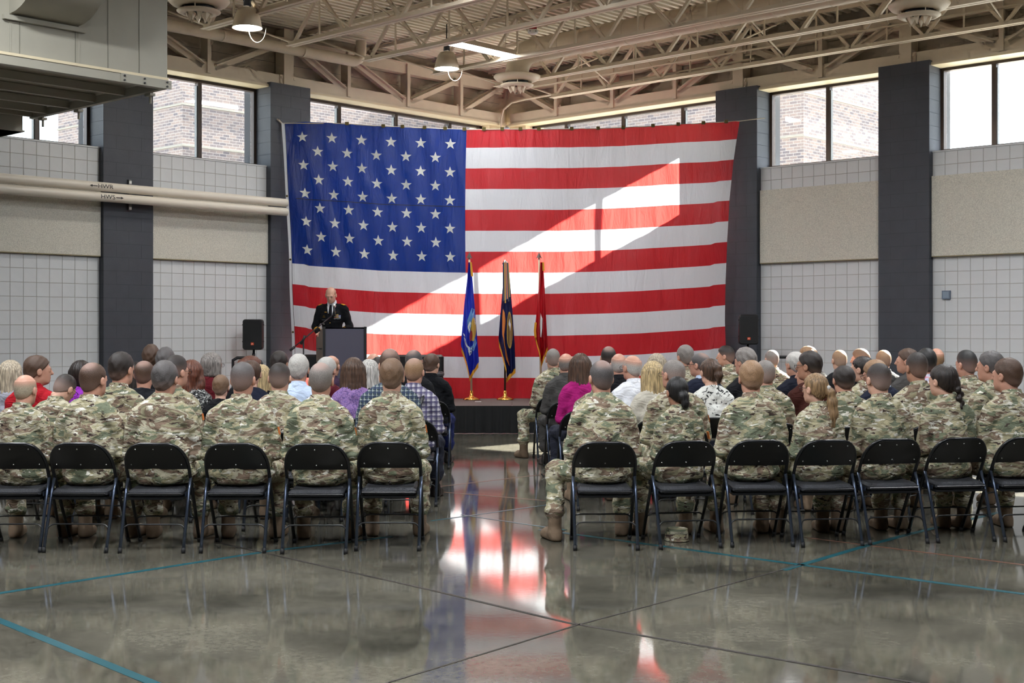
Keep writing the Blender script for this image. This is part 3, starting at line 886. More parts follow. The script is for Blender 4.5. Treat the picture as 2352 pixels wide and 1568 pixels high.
for s in (-1,1):
    g = G(); g.box(s*3.66-0.01,s*3.66+0.01,0,1.2,0.005,HS-0.005); obj('side_skirt', g, M['skirt'], ST)
for x in (-3.4,-1.2,1.2,3.4):
    g = G(); g.tube([(x,0.3,0),(x,0.3,HS-0.06)],0.025,8); obj('leg', g, M['black'], ST)
p = at(1098,924,20.7); g = G(); g.box(-0.05,0.05,-0.03,0.03,0,0.004)
tag(obj('paper_slip', g, M['white'], loc=(p.x,20.75,HS)), 'small white slip of paper on the stage carpet', 'paper')
# stair rails
for nm, pts in (('black curved handrail beside the stage at left',[(-4.35,20.3,0.0),(-4.35,20.3,1.08),(-4.28,20.3,1.12),(-4.02,20.3,1.12),(-3.92,20.3,1.06),(-3.86,20.3,0.95),(-3.86,20.3,0.0)]),
                ('black handrail beside the stage at right',[(4.05,20.3,0.0),(4.05,20.3,1.08),(4.1,20.3,1.13),(4.45,20.3,1.13),(4.5,20.3,1.08),(4.5,20.3,0.0)])):
    g = G(); g.tube(pts,0.025,10); tag(auto_smooth(obj('handrail', g, M['black'], smooth=True),50), nm, 'handrail')

# ------------------------------------------------------------------ podium
pc = at(791,752,20.45)
PO = thing('podium', 'dark grey podium on the stage in front of the officer', 'podium', (pc.x,20.45,HS), math.radians(20))
hp = 1.19; pw = 0.345
g = G(); g.box(-pw+0.03,pw-0.03,-0.02,0.0,0.05,hp-0.03); obj('front_panel', g, M['podium'], PO)
for s in (-1,1):
    g = G(); x = s*(pw-0.015)
    v = [(x-0.015,-0.03,0),(x+0.015,-0.03,0),(x+0.015,0.5,0),(x-0.015,0.5,0),(x-0.015,-0.03,hp),(x+0.015,-0.03,hp),(x+0.015,0.5,hp-0.16),(x-0.015,0.5,hp-0.16)]
    g.add(v,[(0,3,2,1),(4,5,6,7),(0,1,5,4),(1,2,6,5),(2,3,7,6),(3,0,4,7)]); obj('side_panel', g, M['podium_lit_side'] if s < 0 else M['podium'], PO)
    g = G(); g.box(s*(pw-0.015)-0.02,s*(pw-0.015)+0.02,-0.042,-0.03,0,hp+0.004); obj('edge_post', g, M['black'], PO)
g = G(); g.add([(-pw+0.03,-0.02,hp-0.005),(pw-0.03,-0.02,hp-0.005),(pw-0.03,0.5,hp-0.17),(-pw+0.03,0.5,hp-0.17)],[(0,1,2,3)])
g.add([(-pw+0.03,-0.02,hp-0.025),(pw-0.03,-0.02,hp-0.025),(pw-0.03,0.5,hp-0.19),(-pw+0.03,0.5,hp-0.19)],[(3,2,1,0)]); obj('top', g, M['podium'], PO)
g = G(); g.tube([(-pw-0.005,0.05,hp-0.34),(-pw-0.03,0.1,hp-0.34),(-pw-0.03,0.32,hp-0.335),(-pw-0.005,0.36,hp-0.34)],0.009,6); obj('side_handle', g, M['black'], PO, True)

# microphone stand
MS = thing('microphone_stand', 'black boom microphone stand left of the podium', 'microphone stand', (at(698,800,20.1).x,20.1,HS))
o0 = Vector((at(698,800,20.1).x,20.1,HS))
def ml(px,py,Y): return tuple(at(px,py,Y)-o0)
g = G(); piv = at(697,783,20.1)-o0
g.tube([(0,0,0.02),tuple(piv)],0.012,8); obj('post', g, M['black'], MS, True)
g = G(); g.lathe([(0.13,0.0),(0.13,0.012),(0.02,0.03)],20); obj('base', g, M['black'], MS, True)
g = G(); g.tube([ml(667,804,20.0),ml(697,779,20.1),ml(765,722,20.3)],0.009,8); bm_ = obj('boom', g, M['black'], MS, True)
g = G(); g.tube([ml(666,805,20.0),ml(677,796,20.03)],0.02,8); obj('counterweight', g, M['black'], bm_, True)
g = G(); g.tube([ml(691,790,20.05),ml(699,776,20.1),ml(700,770,20.1)],0.02,8); obj('clamp', g, M['black'], MS, True)
g = G(); g.tube([ml(769,726,20.3),ml(767,704,20.32)],[0.013,0.018],10); mb = obj('microphone', g, M['black'], MS, True)
g = G(); g.lathe([(0.001,-0.03),(0.02,-0.025),(0.03,0.0),(0.022,0.025),(0.001,0.032)],14,ml(767.5,702,20.32)); obj('mesh_head', g, M['chrome'], mb, True)

# loudspeakers on stands
def speaker(px, ytop, ybot, w, Y, label, slabel, rz=0.0):
    c = at(px, (ytop+ybot)/2, Y); h = (ybot-ytop)/F*Y; w = w/F*Y
    S = thing('loudspeaker', label, 'loudspeaker', (c.x, Y, c.z-h/2), rz)
    g = G()
    # rounded cabinet: outline in x,z extruded in y and narrowing backwards
    def ring(k, y, n=6):
        r = 0.045*k; W = w/2*k; H = h/2*k
        out = []
        for qx, qz, a0 in ((1,1,0),(-1,1,90),(-1,-1,180),(1,-1,270)):
            for i in range(n+1):
                a = math.radians(a0+90*i/n)
                out.append((qx*(W-r)+r*math.cos(a), y, h/2+qz*(H-r)+r*math.sin(a)))
        return out
    R = [ring(0.94,-0.01),ring(1.0,0.005),ring(1.0,0.12),ring(0.72,0.30)]
    n = len(R[0]); v = sum(R, [])
    f = [tuple(range(n)), tuple(range(4*n-1,3*n-1,-1))]
    for k in range(3):
        for i in range(n):
            j = (i+1) % n; f.append((k*n+i,(k+1)*n+i,(k+1)*n+j,k*n+j))
    g.add(v, f); auto_smooth(obj('cabinet', g, M['black'], S, True))
    g = G(); r = ring(0.88,-0.014); r2 = ring(0.88,-0.009); n = len(r)
    g.add(r+r2, [tuple(range(n))]+[(i,n+i,n+(i+1)%n,(i+1)%n) for i in range(n)]); obj('grille', g, M['grille'], S)
    g = G(); g.box(-0.024,0.024,-0.02,-0.0135,0.075,0.115); bd = obj('badge', g, M['orange'], S); bd['label'] = 'small orange badge'
    me = text_mesh('JBL', 0.022); me.materials.append(M['white']); link('badge_lettering', me, None, bd, loc=(0,-0.0205,0.095), rot=(math.pi/2,0,0))
    for s in (-1,1):
        for q in (0.25, 0.8):
            g = G(); g.box(s*(w/2-0.004),s*(w/2+0.012),0.03,0.08,h*q,h*(q+0.04)); obj('side_knob', g, M['black'], S)
    T = thing('speaker_stand', slabel, 'speaker stand', (c.x, Y+0.1, 0))
    zz = c.z-h/2
    g = G(); g.tube([(0,0,0.15),(0,0,zz+0.002)],0.019,10); g.tube([(0,0,zz-0.12),(0,0,zz-0.06)],0.026,10); obj('pole', g, M['black'], T, True)
    for k in range(3):
        a = math.radians(90+120*k); g = G(); g.tube([(0,0,0.62),(0.45*math.cos(a),0.45*math.sin(a),0.012)],0.012,8); obj('leg', g, M['black'], T, True)
    return S
speaker(580,733,803,46,20.9,'black loudspeaker on a pole left of the big flag','black tripod pole under the left loudspeaker')
speaker(1720,722,791,44,20.9,'black loudspeaker on a pole right of the big flag','black tripod pole under the right loudspeaker', math.radians(-4))

# ------------------------------------------------------------------ three ceremonial flags
def drape(left, right, ytop, ybl, ybm, ybr, Y, folds=3.0):
    """hanging cloth bounded by pixel outlines; s across, q down"""
    def fn(s, q, off=0.0):
        yb = interp(s,[0,0.45,1],[ybl,ybm,ybr])
        py = ytop+(yb-ytop)*q
        xl = interp(py,*left); xr = interp(py,*right)
        px = xl+(xr-xl)*s
        p = at(px,py,Y)
        amp = 0.010+0.035*q
        yy = Y + amp*math.sin(2*math.pi*folds*s+0.6) + 0.015*math.sin(17*s+6*q)
        return (p.x, yy-off, p.z)
    return fn
def patch(fn, pts, m, parent, name, off=0.012, n=6):
    """flat mark following the cloth: fan of a polygon given in (s,q)"""
    cx = sum(p[0] for p in pts)/len(pts); cy = sum(p[1] for p in pts)/len(pts)
    g = G(); V = [fn(cx,cy,off)]; k = len(pts)
    for r in range(1,n+1):
        for p in pts:
            V.append(fn(cx+(p[0]-cx)*r/n, cy+(p[1]-cy)*r/n, off))
    Fc = [(0,1+i,1+(i+1)%k) for i in range(k)]
    for r in range(n-1):
        for i in range(k):
            j=(i+1)%k; Fc.append((1+r*k+i,1+(r+1)*k+i,1+(r+1)*k+j,1+r*k+j))
    g.add(V,Fc); return obj(name, g, m, parent)
def oval(cx,cy,rx,ry,n=20,a0=0,a1=2*math.pi):
    return [(cx+rx*math.cos(a0+(a1-a0)*i/n), cy+ry*math.sin(a0+(a1-a0)*i/n)) for i in range(n)]
def ctext(fn, s, cx, cy, hs, hq, ang, m, parent, name, ratio):
    me = text_mesh(s, 1.0)
    ca, sa = math.cos(ang), math.sin(ang)
    for v in me.vertices:
        x, y = v.co.x, v.co.y
        X = x*ca-y*sa; Yv = x*sa+y*ca
        v.co = fn(cx+X*hs, cy-Yv*hs*ratio, 0.014)
    me.materials.append(m)
    return link(name, me, None, parent)

M['st_blue'] = cloth_flag('state_flag_blue', srgb(30,48,170), 0.3, bstr=0.1)
M['navy'] = cloth_flag('navy_flag', srgb(22,30,78), 0.25, bstr=0.1)
M['gen_red'] = cloth_flag('red_flag', srgb(168,18,30), 0.3, bstr=0.1)
M['mark_white'] = mat('mark_white', srgb(228,230,228), 0.7)
M['mark_gold'] = mat('mark_gold', srgb(196,160,70), 0.7)
M['mark_orange'] = mat('mark_orange', srgb(206,118,50), 0.7)
M['mark_sky'] = mat('mark_sky', srgb(104,150,205), 0.7)
M['mark_brown'] = mat('mark_brown', srgb(140,110,66), 0.7)
M['mark_red'] = mat('mark_red', srgb(170,60,50), 0.7)

def flagset(px, ytip, ybase, Y, fn, m, label, polemat, fringe, tip='spear', show=(0.0,1.0)):
    b = at(px, ybase, Y)
    T = thing('flag_on_stand', label, 'flag', (b.x, Y, HS))
    inv = Vector((b.x, Y, HS))
    def lf(s,q,off=0.0):
        p = fn(s,q,off); return (p[0]-inv.x, p[1]-inv.y, p[2]-inv.z)
    zt = at(px,ytip,Y).z-HS
    tipx = at(px-(5 if tip=='spear' else 0),ytip,Y).x - b.x
    g = G(); g.lathe([(0.135,0.0),(0.14,0.012),(0.12,0.03),(0.05,0.05),(0.03,0.075),(0.026,0.15)],28); obj('base', g, M['brass'], T, True)
    g = G(); g.tube([(0,0.0,0.1),(tipx,0.0,zt-0.13)],0.017,10); obj('pole', g, polemat, T, True)
    g = G()
    if tip == 'spear':
        g.add([(tipx,0,zt),(tipx-0.05,0.0,zt-0.115),(tipx,-0.02,zt-0.085),(tipx+0.05,0,zt-0.115),(tipx,0.02,zt-0.085)],[(0,1,2),(0,2,3),(0,3,4),(0,4,1),(1,4,3,2)])
        g.tube([(tipx,0,zt-0.09),(tipx,0,zt-0.2)],0.016,8); obj('spearhead', g, M['grey_metal'], T)
    else:
        g.lathe([(0.001,-0.13),(0.045,-0.1),(0.05,-0.07),(0.03,-0.04),(0.012,-0.02),(0.001,0.0)],14,(tipx,0,zt)); obj('finial', g, M['chrome'], T, True)
    g = G(); g.grid(lambda s,q: lf(s,q), 36, 40); cl = obj('cloth', g, m, T, True)
    # fringe: a band hanging below the hem
    g = G(); 
    def fr(s,q):
        p = lf(s,1.0,0.004); return (p[0],p[1],p[2]+0.025-0.08*q)
    g.grid(fr, 40, 2); obj('fringe', g, M['gold'], T, True)
    for s0, q0, q1 in fringe:
        g = G()
        def fe(s,q,s0=s0):
            p = lf(s0,q,0.006); return (p[0]+(s-0.5)*0.035,p[1],p[2])
        g.grid(fe, 1, 30, 0,1, q0, q1); obj('fringe', g, M['gold'], T, True)
    return T, lf, cl

fn1 = drape(([600,640,700,790,800,870],[1076,1073,1066,1058.5,1060,1068]), ([600,640,700,790,830,870],[1081,1085,1090,1097,1100,1092]), 602, 800, 868, 836, 21.18, 2.3)
T1, l1, c1 = flagset(1083,578,910,21.3, fn1, M['st_blue'], 'blue state flag reading 1848, leftmost of three flags', M['pole_wood'], ((1.0,0.0,0.14),))
patch(l1, oval(0.78,0.62,0.2,0.11), M['mark_gold'], c1, 'crest_shield')
patch(l1, [(0.35,0.53),(0.72,0.42),(0.98,0.46),(0.9,0.52),(0.6,0.58),(0.4,0.6)], M['mark_sky'], c1, 'crest_supporter', 0.016)
patch(l1, [(0.38,0.58),(0.55,0.52),(0.66,0.55),(0.5,0.62)], M['mark_white'], c1, 'crest_highlight', 0.02)  # white mark on the crest
patch(l1, oval(0.62,0.66,0.1,0.045), M['mark_red'], c1, 'crest_quarter', 0.02)
patch(l1, [(0.5,0.76),(0.85,0.71),(0.95,0.78),(0.75,0.82)], M['mark_sky'], c1, 'crest_base', 0.02)
for ch_, s_, q_ in (('1',0.15,0.755),('8',0.28,0.765),('4',0.41,0.775),('8',0.53,0.79)):
    ctext(l1, ch_, s_, q_, 0.46, 0.1, math.radians(-22), M['mark_white'], c1, 'flag_lettering', 0.15)
ctext(l1, 'WISCONSIN', 0.9, 0.54, 0.17, 0.1, math.radians(-82), M['mark_white'], c1, 'flag_lettering', 0.13)
fn2 = drape(([600,640,700,790,800,880],[1157,1156,1151,1144,1146,1156]), ([600,640,700,790,850,880],[1168,1171,1176,1182,1184,1170]), 604, 776, 872, 848, 21.18, 2.3)
T2, l2, c2 = flagset(1160,595,910,21.3, fn2, M['navy'], 'navy flag with eagle seal and streamers, middle of three flags', M['pole_dark'], (), 'ball')
patch(l2, oval(0.72,0.60,0.2,0.165), M['mark_gold'], c2, 'seal_ring')
patch(l2, oval(0.72,0.60,0.15,0.145), M['mark_brown'], c2, 'eagle_body', 0.016)
patch(l2, [(0.64,0.54),(0.74,0.5),(0.82,0.56),(0.76,0.61)], M['mark_white'], c2, 'eagle_head', 0.02)
patch(l2, [(0.18,0.50),(0.34,0.46),(0.44,0.50),(0.34,0.52),(0.3,0.62),(0.36,0.75),(0.56,0.86),(0.6,0.91),(0.4,0.86),(0.22,0.74),(0.16,0.6)], M['mark_orange'], c2, 'scroll_ribbon', 0.016, 4)
ctext(l2, 'ALWAYS', 0.27, 0.62, 0.13, 0.1, math.radians(-80), M['mark_gold'], c2, 'flag_lettering', 0.13)
cols_s = [srgb(40,46,74), srgb(80,84,96), srgb(206,150,60), srgb(60,90,150), srgb(228,140,90), srgb(60,64,80), srgb(190,160,90)]
b2 = at(1160,910,21.3)
for i, cc in enumerate(cols_s):
    x0 = 1156+i*1.9; yb_ = 690+[2,0,6,-2,-4,2,-8][i]
    a = at(x0,603,21.13-0.012*(i%3)); b = at(x0+1.8+i*0.55-2.0,yb_,21.07-0.012*(i%3))
    g = G(); A_ = Vector((a.x-b2.x,a.y-21.3,a.z-HS)); B_ = Vector((b.x-b2.x,b.y-21.3,b.z-HS))
    g.beam(A_,B_,0.02,0.006,(0,1,0)); obj('streamer', g, mat('streamer_%d' % i, cc, 0.6), T2)
fn3 = drape(([600,640,700,760,800,840],[1241,1239,1234,1228,1232,1238]), ([600,640,700,760,800,840],[1247,1250,1253,1256,1258,1250]), 602, 772, 838, 800, 21.18, 2.3)
T3, l3, c3 = flagset(1243,578,910,21.3, fn3, M['gen_red'], 'red flag with white star, rightmost of three flags', M['pole_wood'], ((1.0,0.0,0.1),(0.02,0.8,1.0)))
patch(l3, [(0.42,0.50),(0.50,0.52),(0.63,0.58),(0.62,0.68),(0.5,0.745),(0.42,0.74),(0.46,0.66),(0.4,0.62)], M['mark_white'], c3, 'star_patch')

# ------------------------------------------------------------------ folding chair
def make_chair():
    C = thing('folding_chair', 'black folding chair', 'chair')
    fw = 0.222
    pts = [(fw-0.006,0.24,0.012),(fw,0.09,0.27),(fw,-0.10,0.60),(fw-0.006,-0.128,0.645),(0.202,-0.15,0.682),(0.184,-0.166,0.710),(0.160,-0.178,0.733),(0.130,-0.187,0.748),(0.095,-0.191,0.756)]
    full = pts + [(-x,y,z) for x,y,z in reversed(pts)]
    g = G(); g.tube(full,0.0125,8); obj('frame', g, M['chair_metal'], C, True)
    # backrest sheet
    def yb(z): return -0.10-0.105*(z-0.60)/0.16
    rows = [0.572,0.60,0.64,0.68,0.705,0.725,0.742,0.752]
    half = [0.213,0.214,0.209,0.194,0.180,0.162,0.135,0.108]
    v = []; nx = 12
    for z, hw in zip(rows, half):
        for i in range(nx+1):
            x = hw*(2*i/nx-1); v.append((x, yb(z)-0.012-0.018*(1-(x/0.22)**2), z))
    n1_ = len(v); v += [(x,y+0.010,z) for x,y,z in v]
    f = []
    for j in range(len(rows)-1):
        for i in range(nx):
            a = j*(nx+1)+i
            f.append((a,a+1,a+nx+2,a+nx+1)); f.append((n1_+a+nx+1,n1_+a+nx+2,n1_+a+1,n1_+a))
    for i in range(nx):
        f.append((i,n1_+i,n1_+i+1,i+1)); a=(len(rows)-1)*(nx+1)+i; f.append((a+1,n1_+a+1,n1_+a,a))
    for j in range(len(rows)-1):
        a=j*(nx+1); f.append((a+nx+1,n1_+a+nx+1,n1_+a,a)); a+=nx; f.append((a,n1_+a,n1_+a+nx+1,a+nx+1))
    g = G(); g.add(v,f); bk = auto_smooth(obj('backrest', g, M['chair_back'], C, True))
    for x, z in ((-0.127,0.722),(0,0.722),(0.127,0.722),(-0.178,0.606),(0,0.606),(0.178,0.606)):
        g = G(); g.lathe([(0.001,0.004),(0.0058,0.002),(0.0062,-0.004)],8)
        obj('rivet', g, M['chrome'], bk, True, loc=(x, yb(z)-0.016-0.018*(1-(x/0.22)**2), z), rot=(math.pi/2,0,0))
    # seat pad, slightly higher in front
    g = G(); g.cbox(-0.195,0.195,-0.17,0.235,0.375,0.435,0.02)
    g.v = [(x*(1.0 if y < 0.1 else 0.94), y, z+(y+0.17)*0.05) for x,y,z in g.v]
    s = auto_smooth(obj('seat', g, M['chair_seat'], C, True))
    g = G(); g.box(-0.197,0.197,-0.165,0.225,0.362,0.378); g.v = [(x,y,z+(y+0.17)*0.05) for x,y,z in g.v]; obj('seat_pan', g, M['chair_metal'], s)
    g = G(); g.tube([(-0.19,-0.172,0.405),(0.19,-0.172,0.405)],0.004,5); obj('seat_piping', g, M['chair_metal'], s)
    for sx in (-1,1):
        g = G(); g.tube([(sx*0.224,-0.045,0.51),(sx*0.224,-0.10,0.40),(sx*0.222,-0.25,0.012)],0.0115,8); lg = obj('rear_leg', g, M['chair_leg'], C, True)
        g = G(); g.tube([(sx*0.222,-0.241,0.035),(sx*0.222,-0.252,0.0)],0.0155,8); obj('foot_cap', g, M['rubber'], lg, True)
        g = G(); g.tube([(sx*0.216,0.225,0.035),(sx*0.216,0.243,0.0)],0.0155,8); obj('foot_cap', g, M['rubber'], C, True)
        g = G(); g.box(sx*0.205,sx*0.21,-0.13,0.02,0.38,0.41); obj('hinge', g, M['chair_leg'], C)
    for y0, z0, nm in ((-0.178,0.19,'rear_stretcher'),(0.128,0.205,'front_stretcher')):
        P = [(-0.219,y0-0.02*(1 if y0<0 else -1),z0-0.045),(-0.212,y0-0.01*(1 if y0<0 else -1),z0-0.02),(-0.19,y0,z0-0.004),(-0.165,y0,z0)]
        g = G(); g.tube(P+[(-x,y,z) for x,y,z in reversed(P)],0.006,6); obj(nm, g, M['chair_metal'], C, True)
    return C
chair0 = make_chair()
chair_used = [False]
def place_chair(x, y, rz, label, group):
    if not chair_used[0]:
        c = chair0; chair_used[0] = True
    else:
        c = copy_tree(chair0)
    c.location = (x,y,0); c.rotation_euler = (0,0,rz)
    tag(c, label, 'chair', group)
    return c
# ------------------------------------------------------------------ people: implicit surfaces
class Field:
    """smooth union of capsules and ellipsoids on a grid, meshed with surface nets"""
    def __init__(s, lo, hi, h):
        s.lo = np.array(lo, float); s.h = h
        s.n = np.ceil((np.array(hi)-s.lo)/h).astype(int)+1
        s.F = np.full(s.n, 1.0)
        s.ax = [s.lo[i]+h*np.arange(s.n[i]) for i in range(3)]
    def _sl(s, lo, hi):
        a = np.maximum(0, np.floor((np.array(lo)-s.lo)/s.h).astype(int)); b = np.minimum(s.n, np.ceil((np.array(hi)-s.lo)/s.h).astype(int)+1)
        if np.any(b <= a): return None, None
        sl = tuple(slice(a[i], b[i]) for i in range(3))
        P = (s.ax[0][sl[0]][:,None,None], s.ax[1][sl[1]][None,:,None], s.ax[2][sl[2]][None,None,:])
        return sl, P
    def _put(s, sl, d, k):
        a = s.F[sl]
        if k > 0:
            h = np.clip(0.5+0.5*(a-d)/k, 0, 1); s.F[sl] = a*(1-h)+d*h-k*h*(1-h)
        else: s.F[sl] = np.minimum(a, d)
    def cap(s, a, b, ra, rb, k=0.03):
        a = np.array(a, float); b = np.array(b, float); m = max(ra, rb)+0.08
        sl, P = s._sl(np.minimum(a,b)-m, np.maximum(a,b)+m)
        if sl is None: return s
        ba = b-a; L = max(1e-9, ba@ba)
        x, y, z = P[0]-a[0], P[1]-a[1], P[2]-a[2]
        t = np.clip((x*ba[0]+y*ba[1]+z*ba[2])/L, 0, 1)
        d = np.sqrt((x-t*ba[0])**2+(y-t*ba[1])**2+(z-t*ba[2])**2)-(ra+(rb-ra)*t)
        s._put(sl, d, k); return s
    def ell(s, c, r, k=0.03, rot=None, sub=False):
        c = np.array(c, float); r = np.array(r, float); m = r.max()+0.08
        sl, P = s._sl(c-m, c+m)
        if sl is None: return s
        x, y, z = P[0]-c[0], P[1]-c[1], P[2]-c[2]
        if rot is not None:
            R = np.array(rot); x, y, z = (R[0,0]*x+R[1,0]*y+R[2,0]*z, R[0,1]*x+R[1,1]*y+R[2,1]*z, R[0,2]*x+R[1,2]*y+R[2,2]*z)
        k0 = np.sqrt((x/r[0])**2+(y/r[1])**2+(z/r[2])**2); k1 = np.sqrt((x/r[0]**2)**2+(y/r[1]**2)**2+(z/r[2]**2)**2)+1e-9
        d = k0*(k0-1)/k1
        if sub: s.F[sl] = np.maximum(s.F[sl], -d)
        else: s._put(sl, d, k)
        return s
    def cut(s, fn):
        """keep where fn(x,y,z) < 0"""
        d = fn(s.ax[0][:,None,None], s.ax[1][None,:,None], s.ax[2][None,None,:])
        s.F = np.maximum(s.F, d); return s
    def warp(s, fn):
        s.F = s.F+fn(s.ax[0][:,None,None], s.ax[1][None,:,None], s.ax[2][None,None,:]); return s
    def nets(s):
        F = s.F
        for i in range(3):   # closed at the grid border
            sl = [slice(None)]*3; sl[i] = 0; F[tuple(sl)] = np.maximum(F[tuple(sl)], 0.01); sl[i] = -1; F[tuple(sl)] = np.maximum(F[tuple(sl)], 0.01)
        S = F < 0
        c = np.zeros(tuple(np.array(F.shape)-1), int)
        offs = [(i,j,k) for i in (0,1) for j in (0,1) for k in (0,1)]
        for o in offs: c += S[o[0]:F.shape[0]-1+o[0], o[1]:F.shape[1]-1+o[1], o[2]:F.shape[2]-1+o[2]]
        act = (c > 0) & (c < 8)
        I = np.argwhere(act); idx = np.full(act.shape, -1, int); idx[act] = np.arange(len(I))
        V = np.stack([F[I[:,0]+o[0], I[:,1]+o[1], I[:,2]+o[2]] for o in offs], 1)
        acc = np.zeros((len(I),3)); cnt = np.zeros(len(I))
        for a in range(8):
            for b in range(a+1,8):
                da = np.array(offs[b])-np.array(offs[a])
                if np.abs(da).sum() != 1: continue
                m = (V[:,a] < 0) != (V[:,b] < 0)
                t = V[m,a]/(V[m,a]-V[m,b])
                acc[m] += np.array(offs[a])+t[:,None]*da; cnt[m] += 1
        P = s.lo+(I+acc/cnt[:,None])*s.h
        quads = []
        for ax in range(3):
            u, v = (ax+1)%3, (ax+2)%3
            lo = [slice(None)]*3; hi = [slice(None)]*3; lo[ax] = slice(0,-1); hi[ax] = slice(1,None)
            E = np.argwhere(S[tuple(lo)] != S[tuple(hi)])
            E = E[(E[:,u] > 0) & (E[:,v] > 0) & (E[:,u] < F.shape[u]-1) & (E[:,v] < F.shape[v]-1)]
            inside = S[E[:,0],E[:,1],E[:,2]]
            q = []
            for du, dv in ((1,1),(0,1),(0,0),(1,0)):
                e = E.copy(); e[:,u] -= du; e[:,v] -= dv; q.append(idx[e[:,0],e[:,1],e[:,2]])
            q = np.stack(q, 1); q[~inside] = q[~inside][:,::-1]; quads.append(q)
        Q = np.concatenate(quads)
        return P, Q

def np_mesh(name, V, Q, mats, smooth=True, midx=None):
    me = bpy.data.meshes.new(name)
    me.vertices.add(len(V)); me.vertices.foreach_set('co', np.asarray(V, np.float32).ravel())
    nq = len(Q); me.loops.add(nq*4); me.loops.foreach_set('vertex_index', np.asarray(Q, np.int32).ravel())
    me.polygons.add(nq); me.polygons.foreach_set('loop_start', np.arange(0, nq*4, 4, dtype=np.int32))
    try: me.polygons.foreach_set('loop_total', np.full(nq, 4, dtype=np.int32))
    except Exception: pass
    me.polygons.foreach_set('use_smooth', np.full(nq, smooth))
    for m in mats: me.materials.append(m)
    if midx is not None: me.polygons.foreach_set('material_index', np.asarray(midx, np.int32))
    me.update(calc_edges=True); me.validate()
    return me

# ---- head (origin between the ears)
def head_sdf(female=False):
    f = Field((-0.13,-0.15,-0.21),(0.13,0.16,0.16),0.0072)
    f.ell((0,-0.012,0.034),(0.076,0.097,0.09),0.0)
    f.ell((0,0.028,-0.028),(0.062 if not female else 0.057,0.072,0.085),0.03)
    f.ell((0,0.06,-0.088),(0.036 if not female else 0.028,0.032,0.024),0.03)
    f.ell((0,0.005,-0.07),(0.058,0.05,0.04),0.03)
    f.cap((-0.03,0.086,0.022),(0.03,0.086,0.022),0.012,0.012,0.02)
    f.cap((0,0.094,0.018),(0,0.112,-0.022),0.008,0.0135,0.012)
    f.cap((-0.02,0.088,-0.058),(0.02,0.088,-0.058),0.009,0.009,0.012)
    for s in (-1,1):
        f.ell((s*0.034,0.098,0.004),(0.017,0.012,0.011),sub=True)
        f.ell((s*0.034,0.084,0.003),(0.014,0.013,0.012),0.004)
        f.ell((s*0.081,-0.004,-0.006),(0.013,0.023,0.034),0.008)
        f.ell((s*0.092,0.003,-0.004),(0.006,0.011,0.018),sub=True)
    f.cap((0,-0.02,-0.06),(0,-0.035,-0.2),0.056 if not female else 0.048,0.058 if not female else 0.048,0.03)
    return f.nets()
HEADS = {'m': head_sdf(False), 'f': head_sdf(True)}

def hand_pts():
    f = Field((-0.07,-0.06,-0.05),(0.08,0.16,0.05),0.0065)
    f.ell((0,0.02,0),(0.042,0.05,0.018),0.0); f.cap((0,-0.04,0.0),(0,0.0,0.0),0.028,0.03,0.02)
    for x, L in ((-0.031,0.062),(-0.0105,0.074),(0.0105,0.07),(0.031,0.055)):
        f.cap((x,0.055,0.0),(x*1.1,0.055+L*0.55,0.004),0.0095,0.009,0.006); f.cap((x*1.1,0.055+L*0.55,0.004),(x*1.12,0.055+L,-0.012),0.009,0.0075,0.004)
    f.cap((-0.035,0.0,0),(-0.062,0.035,0.0),0.012,0.011,0.01); f.cap((-0.062,0.035,0),(-0.066,0.07,-0.006),0.0105,0.009,0.004)
    return f.nets()
HAND = hand_pts()

# ---- seated figure under the clothes
def core_sdf():
    f = Field((-0.36,-0.16,0.40),(0.36,0.58,1.14),0.018)
    f.cap((0,0.06,0.56),(0,0.055,0.88),0.08,0.085,0.03); f.cap((-0.12,0.035,0.94),(0.12,0.035,0.94),0.035,0.035,0.03)
    f.cap((0,0.03,0.97),(0,0.075,1.12),0.062,0.055,0.03)
    for s in (-1,1):
        f.cap((s*0.165,0.03,0.92),(s*0.215,0.058,0.69),0.040,0.034,0.03); f.cap((s*0.215,0.058,0.69),(s*0.11,0.31,0.60),0.034,0.027,0.03)
        f.cap((s*0.09,0.06,0.52),(s*0.17,0.40,0.51),0.07,0.05,0.03)
    return f.nets()
CORE = core_sdf()

def rotx(a): c,s=math.cos(a),math.sin(a); return np.array([[1,0,0],[0,c,-s],[0,s,c]])
def rotz(a): c,s=math.cos(a),math.sin(a); return np.array([[c,-s,0],[s,c,0],[0,0,1]])
def roty(a): c,s=math.cos(a),math.sin(a); return np.array([[c,0,s],[0,1,0],[-s,0,c]])

HEADPIV = np.array([0,0.055,1.09])      # nape pivot, seated
HEADOFF = np.array([0,0.035,0.115])
body_cache = {}
def body_mesh(sex, yaw, pitch, skin, core=CORE, piv=HEADPIV, hands=((-1,(-0.10,0.34,0.60),0.35),(1,(0.10,0.34,0.60),-0.35)), roll=0.0, hs=1.03):
    key = (sex, round(yaw,2), round(pitch,2), skin.name, id(core), round(roll,2), hs)
    if key in body_cache: return body_cache[key]
    V = [core[0]]; Q = [core[1]]; n = len(core[0])
    R = rotz(yaw) @ rotx(pitch) @ roty(roll)
    hv, hq = HEADS[sex]
    V.append((R @ (hv*hs+HEADOFF*hs).T).T+piv); Q.append(hq+n); n += len(hv)
    for s, pos, rz in hands:
        w = HAND[0].copy(); q = HAND[1]
        if s > 0: w[:,0] *= -1; q = q[:,::-1]
        V.append((rotz(rz) @ rotx(-0.25) @ w.T).T+np.array(pos)); Q.append(q+n); n += len(w)
    me = np_mesh('body', np.concatenate(V), np.concatenate(Q), [skin])
    body_cache[key] = (me, R)
    return body_cache[key]

